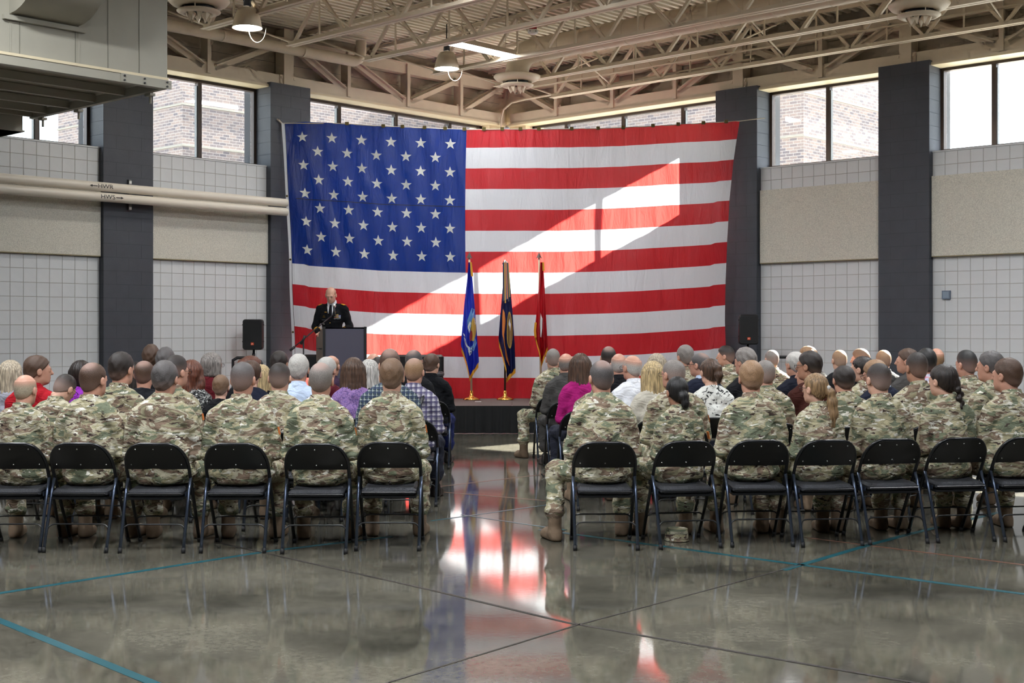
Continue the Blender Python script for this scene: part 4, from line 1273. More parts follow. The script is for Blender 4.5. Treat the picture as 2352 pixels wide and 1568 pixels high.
# ---- clothes
def folds(x, y, z, seed):
    return (0.0045*np.sin(z*52+np.sin(x*9+seed)*2.2+seed*1.7)*np.clip((0.86-z)/0.25,0,1)
            +0.003*np.sin((x*0.8+z*0.7)*46+seed*3)+0.0025*np.sin((x*0.9-z*0.8)*61+seed*5+y*20))
def jacket_sdf(w=1.0, b=1.0, seed=0.0, hem=0.455, neck=1.078, h=0.0135):
    f = Field((-0.42,-0.20,0.42),(0.42,0.48,1.12),h)
    f.ell((0,0.06,0.53),(0.190*w*b,0.148*b,0.115),0.0)
    f.ell((0,0.055,0.66),(0.178*w*b,0.148*b,0.16),0.06)
    f.ell((0,0.05,0.81),(0.182*w,0.140,0.19),0.07)
    f.cap((-0.125*w,0.035,0.955),(0.125*w,0.035,0.955),0.068,0.068,0.06)
    f.cap((0,0.03,1.0),(0,0.045,1.09),0.085,0.074,0.07)
    for s in (-1,1):
        f.cap((s*0.09*w,0.03,1.01),(s*0.165*w,0.032,0.945),0.055,0.058,0.05)
        f.cap((s*0.178*w,0.032,0.915),(s*0.228*w,0.055,0.68),0.064,0.054,0.016)
        f.cap((s*0.228*w,0.055,0.68),(s*0.13,0.28,0.60),0.054,0.040,0.02)
    f.warp(lambda x,y,z: folds(x,y,z,seed))
    f.cut(lambda x,y,z: hem-z+0*x+0*y)
    f.cut(lambda x,y,z: z-(neck+0.35*(0.03-y))*np.ones_like(x))
    return f.nets()
JK = {}
JSPEC = {'m': (1.0,1.0,0.3), 'm2': (1.02,1.04,2.1), 'mb': (1.10,1.16,4.4), 'ms': (0.95,0.94,1.2), 'f': (0.86,0.9,3.2), 'fs': (0.82,0.86,5.5)}
def jacket(kind):
    if kind not in JK: JK[kind] = jacket_sdf(*JSPEC[kind][:2], seed=JSPEC[kind][2])
    return JK[kind]
def trousers_sdf(kl=(-0.185,0.44), al=(-0.18,0.45), h=0.016):
    f = Field((-0.46,-0.16,0.10),(0.32,0.66,0.68),h)
    f.ell((0,0.06,0.525),(0.185,0.14,0.105),0.0)
    for s in (-1,1):
        kx, ky = kl if s < 0 else (0.185,0.44)
        ax_, ay = al if s < 0 else (0.18,0.45)
        f.cap((s*0.095,0.06,0.525),(kx,ky,0.51),0.095,0.075,0.03); f.cap((kx,ky,0.51),(ax_,ay,0.20),0.074,0.066,0.03)
        f.ell((ax_,ay,0.22),(0.072,0.075,0.05),0.02)
    f.warp(lambda x,y,z: 0.004*np.sin(z*70+y*25+x*8)+0.003*np.sin(y*60+x*33))
    return f.nets()
TROU = trousers_sdf()
TROU_OUT = trousers_sdf((-0.33,0.33),(-0.345,0.20))
def boot_sdf(low=False, h=0.010):
    f = Field((-0.08,-0.12,-0.01),(0.08,0.24,0.30),h)
    if not low: f.cap((0,0,0.06),(0,-0.005,0.235),0.05,0.052,0.02)
    else: f.cap((0,0,0.05),(0,0,0.10),0.045,0.045,0.02)
    f.cap((0,-0.02,0.045),(0,0.12,0.042),0.046,0.044,0.03); f.ell((0,0.15,0.035),(0.047,0.06,0.036),0.03)
    f.cap((0,-0.03,0.022),(0,0.16,0.022),0.045,0.046,0.01)
    f.cut(lambda x,y,z: 0.002-z+0*x+0*y)
    return f.nets()
BOOT = boot_sdf(); SHOE = boot_sdf(True)
def collar_geo(flare=0.012):
    def fn(u, v):
        a = 2*math.pi*u; rx = 0.070+flare*(1-v)+0.004*math.sin(a); ry = 0.068+flare*(1-v)
        back = 0.5-0.5*math.sin(a)
        return (rx*math.cos(a), 0.045+ry*math.sin(a), 1.062+0.012*back+v*(0.026+0.016*back))
    return fn

# ---- hair, in head coordinates; attribute 'fade' 0 = scalp shows, 1 = full hair
def plane_keep(x, y, z, c=0.0, k=0.94):
    return -(z-(k*(y-0.02)+0.008+c))/math.sqrt(1+k*k)
def cap_hair(t=0.009, c=0.0, k=0.94, top=0.0, h=0.0075, lump=0.0, extra=None, low=-0.2, tcut=None):
    f = Field((-0.15,-0.24,-0.50 if extra else -0.16),(0.15,0.16,0.19),h)
    f.ell((0,-0.013,0.036),(0.076+t,0.098+t,0.09+t),0.0)
    if top: f.ell((0,0.0,0.075),(0.066,0.09,0.058+top),0.02)
    f.ell((0,-0.03,-0.02),(0.062+t*0.5,0.075+t*0.6,0.075),0.03)
    if lump: f.warp(lambda x,y,z: lump*(np.sin(x*110+z*60)+np.sin(y*120-z*90+x*40)))
    f.cut(lambda x,y,z: plane_keep(x,y,z,c,k))
    if tcut: f.cut(lambda x,y,z: z-tcut-0.15*y+0*x); f.cut(lambda x,y,z: y-0.035+0.25*(z-0.05)+0*x)
    if low > -0.19: f.cut(lambda x,y,z: (low-z)+0*x+0*y)
    if extra: extra(f)
    return f.nets()
def strands(f, a=0.0035):
    f.warp(lambda x,y,z: a*np.sin(np.arctan2(x, -(y-0.02))*34+z*7)*np.ones_like(z))
def x_long(L=0.24, w=0.095, wave=0.0):
    def fn(f):
        n = 6
        for s in (-1,-0.5,0,0.5,1):
            p = None
            for i in range(n+1):
                t = i/n; q = (s*w*0.82*(0.82+0.25*t)+wave*0.012*math.sin(9*t+s*4), -0.075-0.03*t+0.05*abs(s)**2*1.1+wave*0.01*math.sin(8*t+s*7), 0.03-L*t)
                if p: f.cap(p, q, 0.042*(1-0.2*t), 0.042*(1-0.35*t), 0.03)
                p = q
        strands(f)
    return fn
def x_bun(f):
    f.ell((0.01,-0.115,-0.03),(0.045,0.035,0.045),0.02); f.ell((0.018,-0.125,-0.085),(0.036,0.034,0.046),0.02); strands(f,0.002)
def x_pony(f):
    P = [(0.02,-0.105,0.02),(0.03,-0.14,-0.02),(0.04,-0.145,-0.10),(0.045,-0.14,-0.20),(0.03,-0.13,-0.29),(0.025,-0.12,-0.36)]
    R = [0.022,0.03,0.04,0.046,0.04,0.014]
    for i in range(5): f.cap(P[i],P[i+1],R[i],R[i+1],0.02)
    strands(f,0.003)
def x_pony_short(f):
    P = [(0.0,-0.10,0.06),(0.0,-0.15,0.05),(0.005,-0.16,-0.02),(0.01,-0.15,-0.09)]
    R = [0.02,0.032,0.036,0.015]
    for i in range(3): f.cap(P[i],P[i+1],R[i],R[i+1],0.02)
    strands(f,0.003)
def x_braid(f):
    f.ell((0.02,-0.10,-0.02),(0.04,0.035,0.05),0.02)
    for i in range(8):
        t = i/7; s = 1 if i % 2 else -1
        f.ell((0.03+0.012*s+0.01*t,-0.125-0.015*t,-0.06-0.24*t),(0.026-0.006*t,0.024,0.028),0.008)
    f.cap((0.045,-0.14,-0.30),(0.04,-0.14,-0.38),0.022,0.008,0.01); strands(f,0.0015)
def x_bob(f):
    for s in (-1,-0.5,0,0.5,1):
        f.cap((s*0.075,-0.055+0.05*s*s,0.02),(s*0.085,-0.06+0.055*s*s,-0.085),0.04,0.036,0.03)
    strands(f,0.003)
def x_updo(f):
    f.ell((0,-0.10,0.055),(0.05,0.045,0.045),0.015); f.ell((0.015,-0.12,0.02),(0.03,0.03,0.03),0.01); strands(f,0.003)

HAIR_FN = {
 'buzz': lambda: cap_hair(0.006),
 'flat': lambda: cap_hair(0.007, top=0.012),
 'short': lambda: cap_hair(0.012, lump=0.0012),
 'thick': lambda: cap_hair(0.016, top=0.012, lump=0.002),
 'fringe': lambda: cap_hair(0.0035, tcut=0.085),
 'thin': lambda: cap_hair(0.007),
 'long': lambda: cap_hair(0.015, c=0.0, extra=x_long(0.25)),
 'longer': lambda: cap_hair(0.016, extra=x_long(0.33,0.1)),
 'wavy': lambda: cap_hair(0.018, extra=x_long(0.30,0.105,1.0)),
 'bun': lambda: cap_hair(0.012, extra=x_bun),
 'pony': lambda: cap_hair(0.011, extra=x_pony),
 'pony_short': lambda: cap_hair(0.011, extra=x_pony_short),
 'braid': lambda: cap_hair(0.013, extra=x_braid),
 'bob': lambda: cap_hair(0.018, extra=x_bob),
 'updo': lambda: cap_hair(0.012, extra=x_updo),
}
HAIRV = {}
def smooth01(a, b, x): t = np.clip((x-a)/(b-a),0,1); return t*t*(3-2*t)
def hair_mesh(style, hm):
    key = (style, hm.name)
    if key in HAIRV: return HAIRV[key]
    if style not in HAIRV: HAIRV[style] = HAIR_FN[style]()
    V, Q = HAIRV[style]
    me = np_mesh('hair', V, Q, [hm])
    x, y, z = V[:,0], V[:,1], V[:,2]
    if style in ('buzz','flat'):
        fd = 0.12+0.88*smooth01(-0.045, 0.085, z+0.25*np.abs(x)*0)
        fd *= 0.35+0.65*smooth01(-0.085,-0.04,z)
    elif style == 'short':
        fd = 0.45+0.55*smooth01(-0.07, 0.01, z)
    elif style == 'fringe':
        fd = (1-smooth01(0.02,0.082,z-0.15*y))*(0.5+0.5*smooth01(-0.08,-0.02,z))
    elif style == 'thin':
        d = np.sqrt(x**2+(y+0.055)**2+(z-0.105)**2); fd = (0.15+0.85*smooth01(0.03,0.078,d))*(0.4+0.6*smooth01(-0.07,0.03,z))
    else: fd = np.ones(len(V))
    at_ = me.attributes.new('fade','FLOAT','POINT'); at_.data.foreach_set('value', np.asarray(np.clip(fd,0,1), np.float32))
    HAIRV[key] = me
    return me

# ---- materials for people
def skin_mat(name, c):
    m, nt, N, L, P = nodes_of(name)
    P.inputs['Base Color'].default_value = c; P.inputs['Roughness'].default_value = 0.5
    tc = N.new('ShaderNodeTexCoord'); nz = N.new('ShaderNodeTexNoise'); nz.inputs['Scale'].default_value = 18
    L.new(tc.outputs['Object'], nz.inputs['Vector'])
    mx = N.new('ShaderNodeMixRGB'); mx.inputs['Color1'].default_value = c
    mx.inputs['Color2'].default_value = (c[0]*0.9, c[1]*0.78, c[2]*0.74, 1)
    L.new(nz.outputs['Fac'], mx.inputs['Fac']); L.new(mx.outputs['Color'], P.inputs['Base Color'])
    return m
SKIN = {'a': skin_mat('skin_light', srgb(214,172,150)), 'b': skin_mat('skin_ruddy', srgb(204,156,134)), 'c': skin_mat('skin_tan', srgb(180,136,112)), 'd': skin_mat('skin_brown', srgb(150,104,82))}
hair_cols = {'dark': srgb(38,29,25), 'black': srgb(20,17,17), 'brown': srgb(78,56,42), 'lbrown': srgb(112,86,64), 'grey': srgb(128,122,118), 'dgrey': srgb(84,80,80), 'white': srgb(186,184,180),
             'blonde': srgb(182,160,118), 'dblonde': srgb(140,112,80), 'auburn': srgb(96,52,34), 'ash': srgb(168,156,136), 'sandy': srgb(150,118,88)}
HM = {}
def hair_mat(hc, sk, lng=False, bald=False):
    key = (hc, sk, 'long' if lng else ('bald' if bald else 'short'))
    if key in HM: return HM[key]
    m, nt, N, L, P = nodes_of('hair_%s_%s_%s' % key)
    tc = N.new('ShaderNodeTexCoord'); mp = N.new('ShaderNodeMapping'); mp.inputs['Scale'].default_value = (1,1,0.09 if lng else 0.6)
    nz = N.new('ShaderNodeTexNoise'); nz.inputs['Scale'].default_value = 110 if lng else 260; nz.inputs['Detail'].default_value = 3
    L.new(tc.outputs['Object'], mp.inputs['Vector']); L.new(mp.outputs['Vector'], nz.inputs['Vector'])
    c = hair_cols[hc]
    cr = N.new('ShaderNodeValToRGB'); e = cr.color_ramp.elements
    lo_, hi_ = (0.5,1.5) if lng else (0.72,1.3)
    e[0].position = 0.35; e[0].color = (c[0]*lo_,c[1]*lo_*0.97,c[2]*lo_*0.94,1); e[1].position = 0.68; e[1].color = (min(1,c[0]*hi_),min(1,c[1]*hi_*0.98),min(1,c[2]*hi_*0.96),1)
    L.new(nz.outputs['Fac'], cr.inputs['Fac'])
    at_ = N.new('ShaderNodeAttribute'); at_.attribute_name = 'fade'
    s = SKIN[sk].node_tree.nodes['Principled BSDF'].inputs['Base Color'].default_value
    mx = N.new('ShaderNodeMixRGB'); mx.inputs['Color1'].default_value = (s[0]*0.50+c[0]*0.3, s[1]*0.56+c[1]*0.3, s[2]*0.64+c[2]*0.3, 1)
    if bald: mx.inputs['Color1'].default_value = (s[0]*0.93, s[1]*0.88, s[2]*0.86, 1)
    L.new(at_.outputs['Fac'], mx.inputs['Fac']); L.new(cr.outputs['Color'], mx.inputs['Color2'])
    L.new(mx.outputs['Color'], P.inputs['Base Color'])
    P.inputs['Roughness'].default_value = 0.5
    bp = N.new('ShaderNodeBump'); bp.inputs['Strength'].default_value = 0.35; bp.inputs['Distance'].default_value = 0.01
    L.new(nz.outputs['Fac'], bp.inputs['Height']); L.new(bp.outputs['Normal'], P.inputs['Normal'])
    HM[key] = m
    return m

def add_fold_bump(N, L, P, tc, strength=0.35):
    mp = N.new('ShaderNodeMapping'); mp.inputs['Scale'].default_value = (5,5,9)
    nz = N.new('ShaderNodeTexNoise'); nz.inputs['Scale'].default_value = 1.6; nz.inputs['Detail'].default_value = 3; nz.inputs['Distortion'].default_value = 1.2
    L.new(tc.outputs['Object'], mp.inputs['Vector']); L.new(mp.outputs['Vector'], nz.inputs['Vector'])
    bp = N.new('ShaderNodeBump'); bp.inputs['Strength'].default_value = strength; bp.inputs['Distance'].default_value = 0.05
    L.new(nz.outputs['Fac'], bp.inputs['Height']); L.new(bp.outputs['Normal'], P.inputs['Normal'])

def camo_mat(name, gain=1.0):
    m, nt, N, L, P = nodes_of(name)
    tc = N.new('ShaderNodeTexCoord'); oi = N.new('ShaderNodeObjectInfo')
    ad = N.new('ShaderNodeVectorMath'); ad.operation = 'ADD'
    ml = N.new('ShaderNodeMath'); ml.operation = 'MULTIPLY'; ml.inputs[1].default_value = 37.0
    L.new(oi.outputs['Random'], ml.inputs[0]); cx = N.new('ShaderNodeCombineXYZ')
    for i in range(3): L.new(ml.outputs[0], cx.inputs[i])
    L.new(tc.outputs['Object'], ad.inputs[0]); L.new(cx.outputs[0], ad.inputs[1])
    def layer(scale, zs, rz, detail, dist=0.0):
        mp = N.new('ShaderNodeMapping'); mp.inputs['Scale'].default_value = (1,1,zs); mp.inputs['Location'].default_value = (rz,rz*1.7,rz*0.6)
        nz = N.new('ShaderNodeTexNoise'); nz.inputs['Scale'].default_value = scale; nz.inputs['Detail'].default_value = detail; nz.inputs['Distortion'].default_value = dist; nz.inputs['Roughness'].default_value = 0.55
        L.new(ad.outputs[0], mp.inputs['Vector']); L.new(mp.outputs['Vector'], nz.inputs['Vector'])
        return nz.outputs['Fac']
    def sc(c): return (c[0]*gain, c[1]*gain, c[2]*gain, 1)
    b = layer(4.8, 2.1, 0, 3.5, 0.5)
    cr = N.new('ShaderNodeValToRGB'); cr.color_ramp.interpolation = 'CONSTANT'
    e = cr.color_ramp.elements
    e[0].position = 0.0; e[0].color = sc(srgb(112,118,98)); e[1].position = 0.425; e[1].color = sc(srgb(164,156,126))
    for p, c in ((0.49,srgb(182,175,152)),(0.55,srgb(130,111,95)),(0.625,srgb(150,143,116))):
        q = e.new(p); q.color = sc(c)
    L.new(b, cr.inputs['Fac'])
    def over(prev, fac, thr, color, soft=0.006):
        mr = N.new('ShaderNodeMapRange'); mr.inputs['From Min'].default_value = thr; mr.inputs['From Max'].default_value = thr+soft
        L.new(fac, mr.inputs['Value'])
        mx = N.new('ShaderNodeMixRGB'); L.new(mr.outputs['Result'], mx.inputs['Fac']); L.new(prev, mx.inputs['Color1']); mx.inputs['Color2'].default_value = sc(color)
        return mx.outputs['Color']
    c1 = over(cr.outputs['Color'], layer(9, 2.6, 5.0, 3, 0.5), 0.61, srgb(120,126,102))
    c2 = over(c1, layer(13, 2.6, 11.0, 3, 0.6), 0.615, srgb(216,212,200))
    c3 = over(c2, layer(14, 3.2, 23.0, 3, 0.8), 0.62, srgb(70,57,52))
    L.new(c3, P.inputs['Base Color']); P.inputs['Roughness'].default_value = 0.85; P.inputs['Specular IOR Level'].default_value = 0.2
    add_fold_bump(N, L, P, tc, 0.5)
    return m

def cloth_mat(name, c, rough=0.85, knit=0.0):
    m, nt, N, L, P = nodes_of(name)
    P.inputs['Base Color'].default_value = c; P.inputs['Roughness'].default_value = rough; P.inputs['Specular IOR Level'].default_value = 0.2
    tc = N.new('ShaderNodeTexCoord'); add_fold_bump(N, L, P, tc, 0.4)
    if knit:
        nz = N.new('ShaderNodeTexNoise'); nz.inputs['Scale'].default_value = 60; L.new(tc.outputs['Object'], nz.inputs['Vector'])
        mx = N.new('ShaderNodeMixRGB'); mx.inputs['Color1'].default_value = (c[0]*(1-knit),c[1]*(1-knit),c[2]*(1-knit),1); mx.inputs['Color2'].default_value = (min(1,c[0]*(1+knit)),min(1,c[1]*(1+knit)),min(1,c[2]*(1+knit)),1)
        L.new(nz.outputs['Fac'], mx.inputs['Fac']); L.new(mx.outputs['Color'], P.inputs['Base Color'])
    return m
def plaid_mat(name, base, l1, l2, s=0.035):
    m, nt, N, L, P = nodes_of(name)
    tc = N.new('ShaderNodeTexCoord'); sp = N.new('ShaderNodeSeparateXYZ'); L.new(tc.outputs['Object'], sp.inputs[0])
    prev = None
    def line(o, period, frac, color, prev, ph=0.0):
        a = N.new('ShaderNodeMath'); a.operation = 'MULTIPLY_ADD'; a.inputs[1].default_value = 1/period; a.inputs[2].default_value = 50+ph; L.new(o, a.inputs[0])
        fr = N.new('ShaderNodeMath'); fr.operation = 'FRACT'; L.new(a.outputs[0], fr.inputs[0])
        lt = N.new('ShaderNodeMath'); lt.operation = 'LESS_THAN'; lt.inputs[1].default_value = frac; L.new(fr.outputs[0], lt.inputs[0])
        h = N.new('ShaderNodeMath'); h.operation = 'MULTIPLY'; h.inputs[1].default_value = 0.75; L.new(lt.outputs[0], h.inputs[0])
        mx = N.new('ShaderNodeMixRGB'); L.new(h.outputs[0], mx.inputs['Fac']); mx.inputs['Color2'].default_value = color
        if prev is None: mx.inputs['Color1'].default_value = base
        else: L.new(prev, mx.inputs['Color1'])
        return mx.outputs['Color']
    prev = line(sp.outputs['X'], s, 0.16, l1, None); prev = line(sp.outputs['Z'], s, 0.16, l1, prev)
    prev = line(sp.outputs['X'], s, 0.4, l2, prev, 0.5); prev = line(sp.outputs['Z'], s, 0.4, l2, prev, 0.5)
    L.new(prev, P.inputs['Base Color']); P.inputs['Roughness'].default_value = 0.85
    add_fold_bump(N, L, P, tc, 0.35)
    return m
def print_mat(name, base, ink, scale, thr, dist=1.5):
    m, nt, N, L, P = nodes_of(name)
    tc = N.new('ShaderNodeTexCoord'); nz = N.new('ShaderNodeTexNoise'); nz.inputs['Scale'].default_value = scale; nz.inputs['Detail'].default_value = 4; nz.inputs['Distortion'].default_value = dist; nz.inputs['Roughness'].default_value = 0.65
    L.new(tc.outputs['Object'], nz.inputs['Vector'])
    mr = N.new('ShaderNodeMapRange'); mr.inputs['From Min'].default_value = thr; mr.inputs['From Max'].default_value = thr+0.01; L.new(nz.outputs['Fac'], mr.inputs['Value'])
    mx = N.new('ShaderNodeMixRGB'); mx.inputs['Color1'].default_value = base; mx.inputs['Color2'].default_value = ink
    L.new(mr.outputs['Result'], mx.inputs['Fac']); L.new(mx.outputs['Color'], P.inputs['Base Color']); P.inputs['Roughness'].default_value = 0.85
    add_fold_bump(N, L, P, tc, 0.3)
    return m
CL = {
 'camo': camo_mat('camouflage', 1.0), 'camo_pale': camo_mat('camouflage_pale', 1.12),
 'red': cloth_mat('red_polo', srgb(168,24,36)), 'grey': cloth_mat('grey_knit', srgb(150,150,160)), 'purple': cloth_mat('purple_shirt', srgb(140,48,170)),
 'blacktee': cloth_mat('black_tee', srgb(24,26,32)), 'maroon': cloth_mat('maroon_jacket', srgb(84,22,34)), 'darkred': cloth_mat('dark_red_sweater', srgb(88,20,28), knit=0.4),
 'floralbw': print_mat('black_white_leaf_print', srgb(20,20,22), srgb(228,228,224), 30, 0.56, 3.0), 'floralwb': print_mat('white_black_flower_print', srgb(232,232,226), srgb(20,20,22), 16, 0.58),
 'lavender': print_mat('lavender_print', srgb(150,116,170), srgb(92,72,130), 60, 0.52), 'plaidg': plaid_mat('green_blue_plaid', srgb(52,66,62), srgb(170,180,180), srgb(40,54,84), 0.034),
 'plaidp': plaid_mat('purple_plaid', srgb(150,146,160), srgb(220,216,220), srgb(70,64,104), 0.045), 'plaidpink': plaid_mat('pink_blue_plaid', srgb(226,220,232), srgb(200,90,120), srgb(190,196,226), 0.06),
 'white': cloth_mat('white_shirt', srgb(232,234,240)), 'bluewhite': cloth_mat('pale_blue_shirt', srgb(196,212,236)), 'suit': cloth_mat('grey_suit', srgb(74,72,70)), 'navy': cloth_mat('navy_suit', srgb(30,34,50)),
 'black': cloth_mat('black_jacket', srgb(24,24,27)), 'magenta': cloth_mat('magenta_top', srgb(168,30,112)), 'cream': cloth_mat('cream_sweater', srgb(206,200,186), knit=0.12), 'brown': cloth_mat('brown_sweater', srgb(64,30,24)),
 'purpled': cloth_mat('plum_jacket', srgb(58,40,62)), 'vest': cloth_mat('navy_vest', srgb(26,28,40)), 'bluesleeve': cloth_mat('blue_sleeve', srgb(130,150,196)),
 'jeans': cloth_mat('dark_trousers', srgb(44,46,58)), 'khaki': cloth_mat('khaki_trousers', srgb(110,98,80)), 'dress': cloth_mat('dress_black', srgb(15,16,20)), 'dressblue': cloth_mat('dress_blue_trousers', srgb(28,38,88)),
}
M['boot'] = mat('tan_boot', srgb(120,100,80), 0.85, vary=0.12, vscale=20, bump=0.2)
M['sole'] = mat('boot_sole', srgb(104,94,84), 0.9)
M['shoe'] = mat('dark_shoe', srgb(30,24,22), 0.35)
M['specs'] = mat('spectacle_frame', srgb(26,24,24), 0.35)
M['eye_white'] = mat('eye_white', srgb(225,222,215), 0.3)
M['patch'] = mat('sleeve_patch', srgb(200,110,40), 0.7)
M['tie_band'] = mat('hair_tie', srgb(190,186,182), 0.7)

mesh_cache = {}
def cached(key, make):
    if key not in mesh_cache: mesh_cache[key] = make()
    return mesh_cache[key]
def add_specs(parent, R, piv, hs=1.0):
    g = G()
    for s in (-1,1):
        g.tube([(s*0.081,-0.01,0.012),(s*0.078,0.06,0.012),(s*0.068,0.108,0.010)],0.0022,5)
        pts = [(s*(0.036+0.026*math.cos(a)),0.112-0.004*abs(math.cos(a)),0.004+0.019*math.sin(a)) for a in [2*math.pi*i/14 for i in range(15)]]
        g.tube(pts,0.0018,5,False)
    g.tube([(-0.012,0.116,0.008),(0.012,0.116,0.008)],0.002,5)
    return g

PEOPLE_N = [0]
def person(x, y, ztop, face, label, short, top='camo', hair='buzz', hc='brown', skin='a', build='m', sex='m', yaw=0.0, pitch=0.0, specs=False, legs=None, feet=None, collar=True, roll=0.0, group=None, patch=False, chair_group='folding chairs for the audience', logo=False, susp=False, legout=False, chair=True):
    """seated person: x,y is the chair position, face the turn of chair and body"""
    legs = legs or ('camo' if top.startswith('camo') else 'jeans'); feet = feet or ('boot' if top.startswith('camo') else 'shoe')
    P_ = thing('person', label, 'person', (x,y,0), face, 'seated audience')
    sc = max(0.80, min(1.1, (ztop-0.45)/(1.337-0.45+0.008)))
    zof = 0.45*(1-sc)
    hs = min(1.05, max(0.97, 1.0))
    me, R = body_mesh(sex, yaw, pitch, SKIN[skin], roll=roll)
    up = dict(loc=(0,0,zof), sc=(1.0 if sc > 0.9 else sc, 1.0 if sc > 0.9 else sc, sc))
    sx = up['sc'][0]
    link('body', me, None, P_, **up)
    jk = cached(('jk',build,top), lambda: np_mesh('jacket', *jacket(build), [CL[top]]))
    j = link('jacket' if top.startswith('camo') or top in ('suit','navy','black','maroon','dress','purpled') else 'shirt', jk, None, P_, **up)
    if collar:
        ck = cached(('co',top), lambda: (lambda g: g.mesh('collar', True))(G().grid(collar_geo(), 28, 3)))
        if len(ck.materials) == 0: ck.materials.append(CL[top if top != 'navy' else 'bluewhite'])
        link('collar', ck, None, P_, **up)
    t = cached(('tr',legs,legout), lambda: np_mesh('trousers', *(TROU_OUT if legout else TROU), [CL[legs]]))
    link('trousers', t, None, P_)
    bt = cached(('bt',feet), lambda: np_mesh('boot', *(BOOT if feet == 'boot' else SHOE), [M['boot' if feet == 'boot' else 'shoe']]))
    for s in (-1,1):
        b = link('boot' if feet == 'boot' else 'shoe', bt, None, P_, loc=((s*0.18,0.445,0.0) if not (legout and s < 0) else (-0.345,0.195,0.0)), rot=(0,0,-s*(0.12 if not legout else 0.35)))
    # head-bound parts
    hm4 = Matrix.Translation(Vector(HEADPIV)) @ Matrix([[*R[0],0],[*R[1],0],[*R[2],0],[0,0,0,1]]) @ Matrix.Scale(1.03,4) @ Matrix.Translation(Vector(HEADOFF))
    upm = Matrix.Translation((0,0,zof)) @ Matrix.Diagonal((sx,sx,sc,1))
    if hair:
        h = link('hair', hair_mesh(hair, hair_mat(hc, skin, hair not in ('buzz','flat','short','thick','fringe','thin'), hair == 'fringe')), None, P_); h.matrix_local = upm @ hm4
        if hair == 'pony':
            g = cached('pony_tie', lambda: G().tube([(0.018,-0.108,0.02),(0.026,-0.128,0.0)],0.027,12).mesh('hair_tie', True))
            tb = link('hair_tie', g, M['tie_band'], P_); tb.matrix_local = upm @ hm4
    if specs:
        g = cached('specs', lambda: add_specs(None,None,None).mesh('glasses', True))
        s_ = link('glasses', g, M['specs'], P_); s_.matrix_local = upm @ hm4
    if patch:
        g = cached('patch', lambda: G().box(-0.003,0.003,-0.022,0.022,-0.028,0.028).mesh('sleeve_patch'))
        link('sleeve_patch', g, M['patch'], P_, loc=(0.194*JSPEC[build][0]+0.061,0.042,zof+0.84*sc), rot=(0,-0.2,0))
    if logo:
        g = cached('logo', lambda: G().tube([(0.022*math.cos(a),-0.083,0.012+0.011*math.sin(a)) for a in [math.pi*(1.0+i/10) for i in range(11)]],0.0025,5).tube([(0.022*math.cos(a),-0.083,-0.006+0.011*math.sin(a)) for a in [math.pi*i/10 for i in range(11)]],0.0025,5).mesh('back_logo', True))
        link('back_logo', g, M['white'], P_, loc=(0,0,zof+0.93*sc))
    if susp:
        g = cached('susp', lambda: G().tube([(-0.10,0.0,1.03),(-0.085,-0.075,0.96),(-0.05,-0.108,0.84),(0,-0.115,0.74)],0.017,6,True,0.3).tube([(0.10,0.0,1.03),(0.085,-0.075,0.96),(0.05,-0.108,0.84),(0,-0.115,0.74)],0.017,6,True,0.3).mesh('suspenders', True))
        link('suspenders', g, M['black'], P_, **up)
    if chair:
        place_chair(x, y, face, 'black folding chair under the '+short, chair_group)
    PEOPLE_N[0] += 1
    return P_
# ------------------------------------------------------------------ the audience
QUEUE = []; FIXED = []
def rowp(px, ytop, Y, label, short, face=0.0, chairx=None, **k):
    """queue a person by the head's pixel column and crown row at chair depth Y"""
    QUEUE.append(dict(px=px, yt=ytop, Y=Y, Y0=Y, label=label, short=short, face=face, kx=(chairx/Y if chairx is not None else (px-1176.0)/F*(Y+0.08)/Y+0.09*math.sin(face)/Y), k=k))
def seat_everyone():
    """nudge the seats apart in depth so that chairs do not stand in each other, then build"""
    for it in range(400):
        for i, a in enumerate(QUEUE):
            xa = a['kx']*a['Y']
            for (fx, fy) in FIXED:
                if abs(fx-xa) < 0.47 and abs(fy-a['Y']) < 0.74: a['Y'] += (0.74-abs(fy-a['Y']))*0.5
            for b in QUEUE[i+1:]:
                xb = b['kx']*b['Y']; dy = b['Y']-a['Y']
                if abs(xb-xa) < 0.47 and abs(dy) < 0.72:
                    s_ = 1 if dy >= 0 else -1; p_ = (0.72-abs(dy))*0.2*s_
                    a['Y'] -= p_; b['Y'] += p_
            lim = 0.2 if a['Y0'] > 15.0 else 0.75
            a['Y'] = min(max(a['Y'], a['Y0']-lim, 10.35), a['Y0']+lim)
    for q in QUEUE:
        Y = q['Y']; zt = CAMH-(q['yt']-HZ)/F*(Y+0.08)
        person(q['kx']*Y, Y, zt, q['face'], q['label'], q['short'], **q['k'])
d2 = math.radians
def back(fx, fy, hx, hy, face, label, short, **k):
    """back row: chair from the midpoint of its two rear feet on the floor"""
    p = ground(fx, fy); c = Vector((p.x-0.25*math.sin(face), p.y+0.25*math.cos(face), 0))
    zt = CAMH-(hy-HZ)/F*(c.y+0.08)
    FIXED.append((c.x, c.y))
    return person(c.x, c.y, zt, face, label, short, chair_group='folding chairs in the back row', **k)

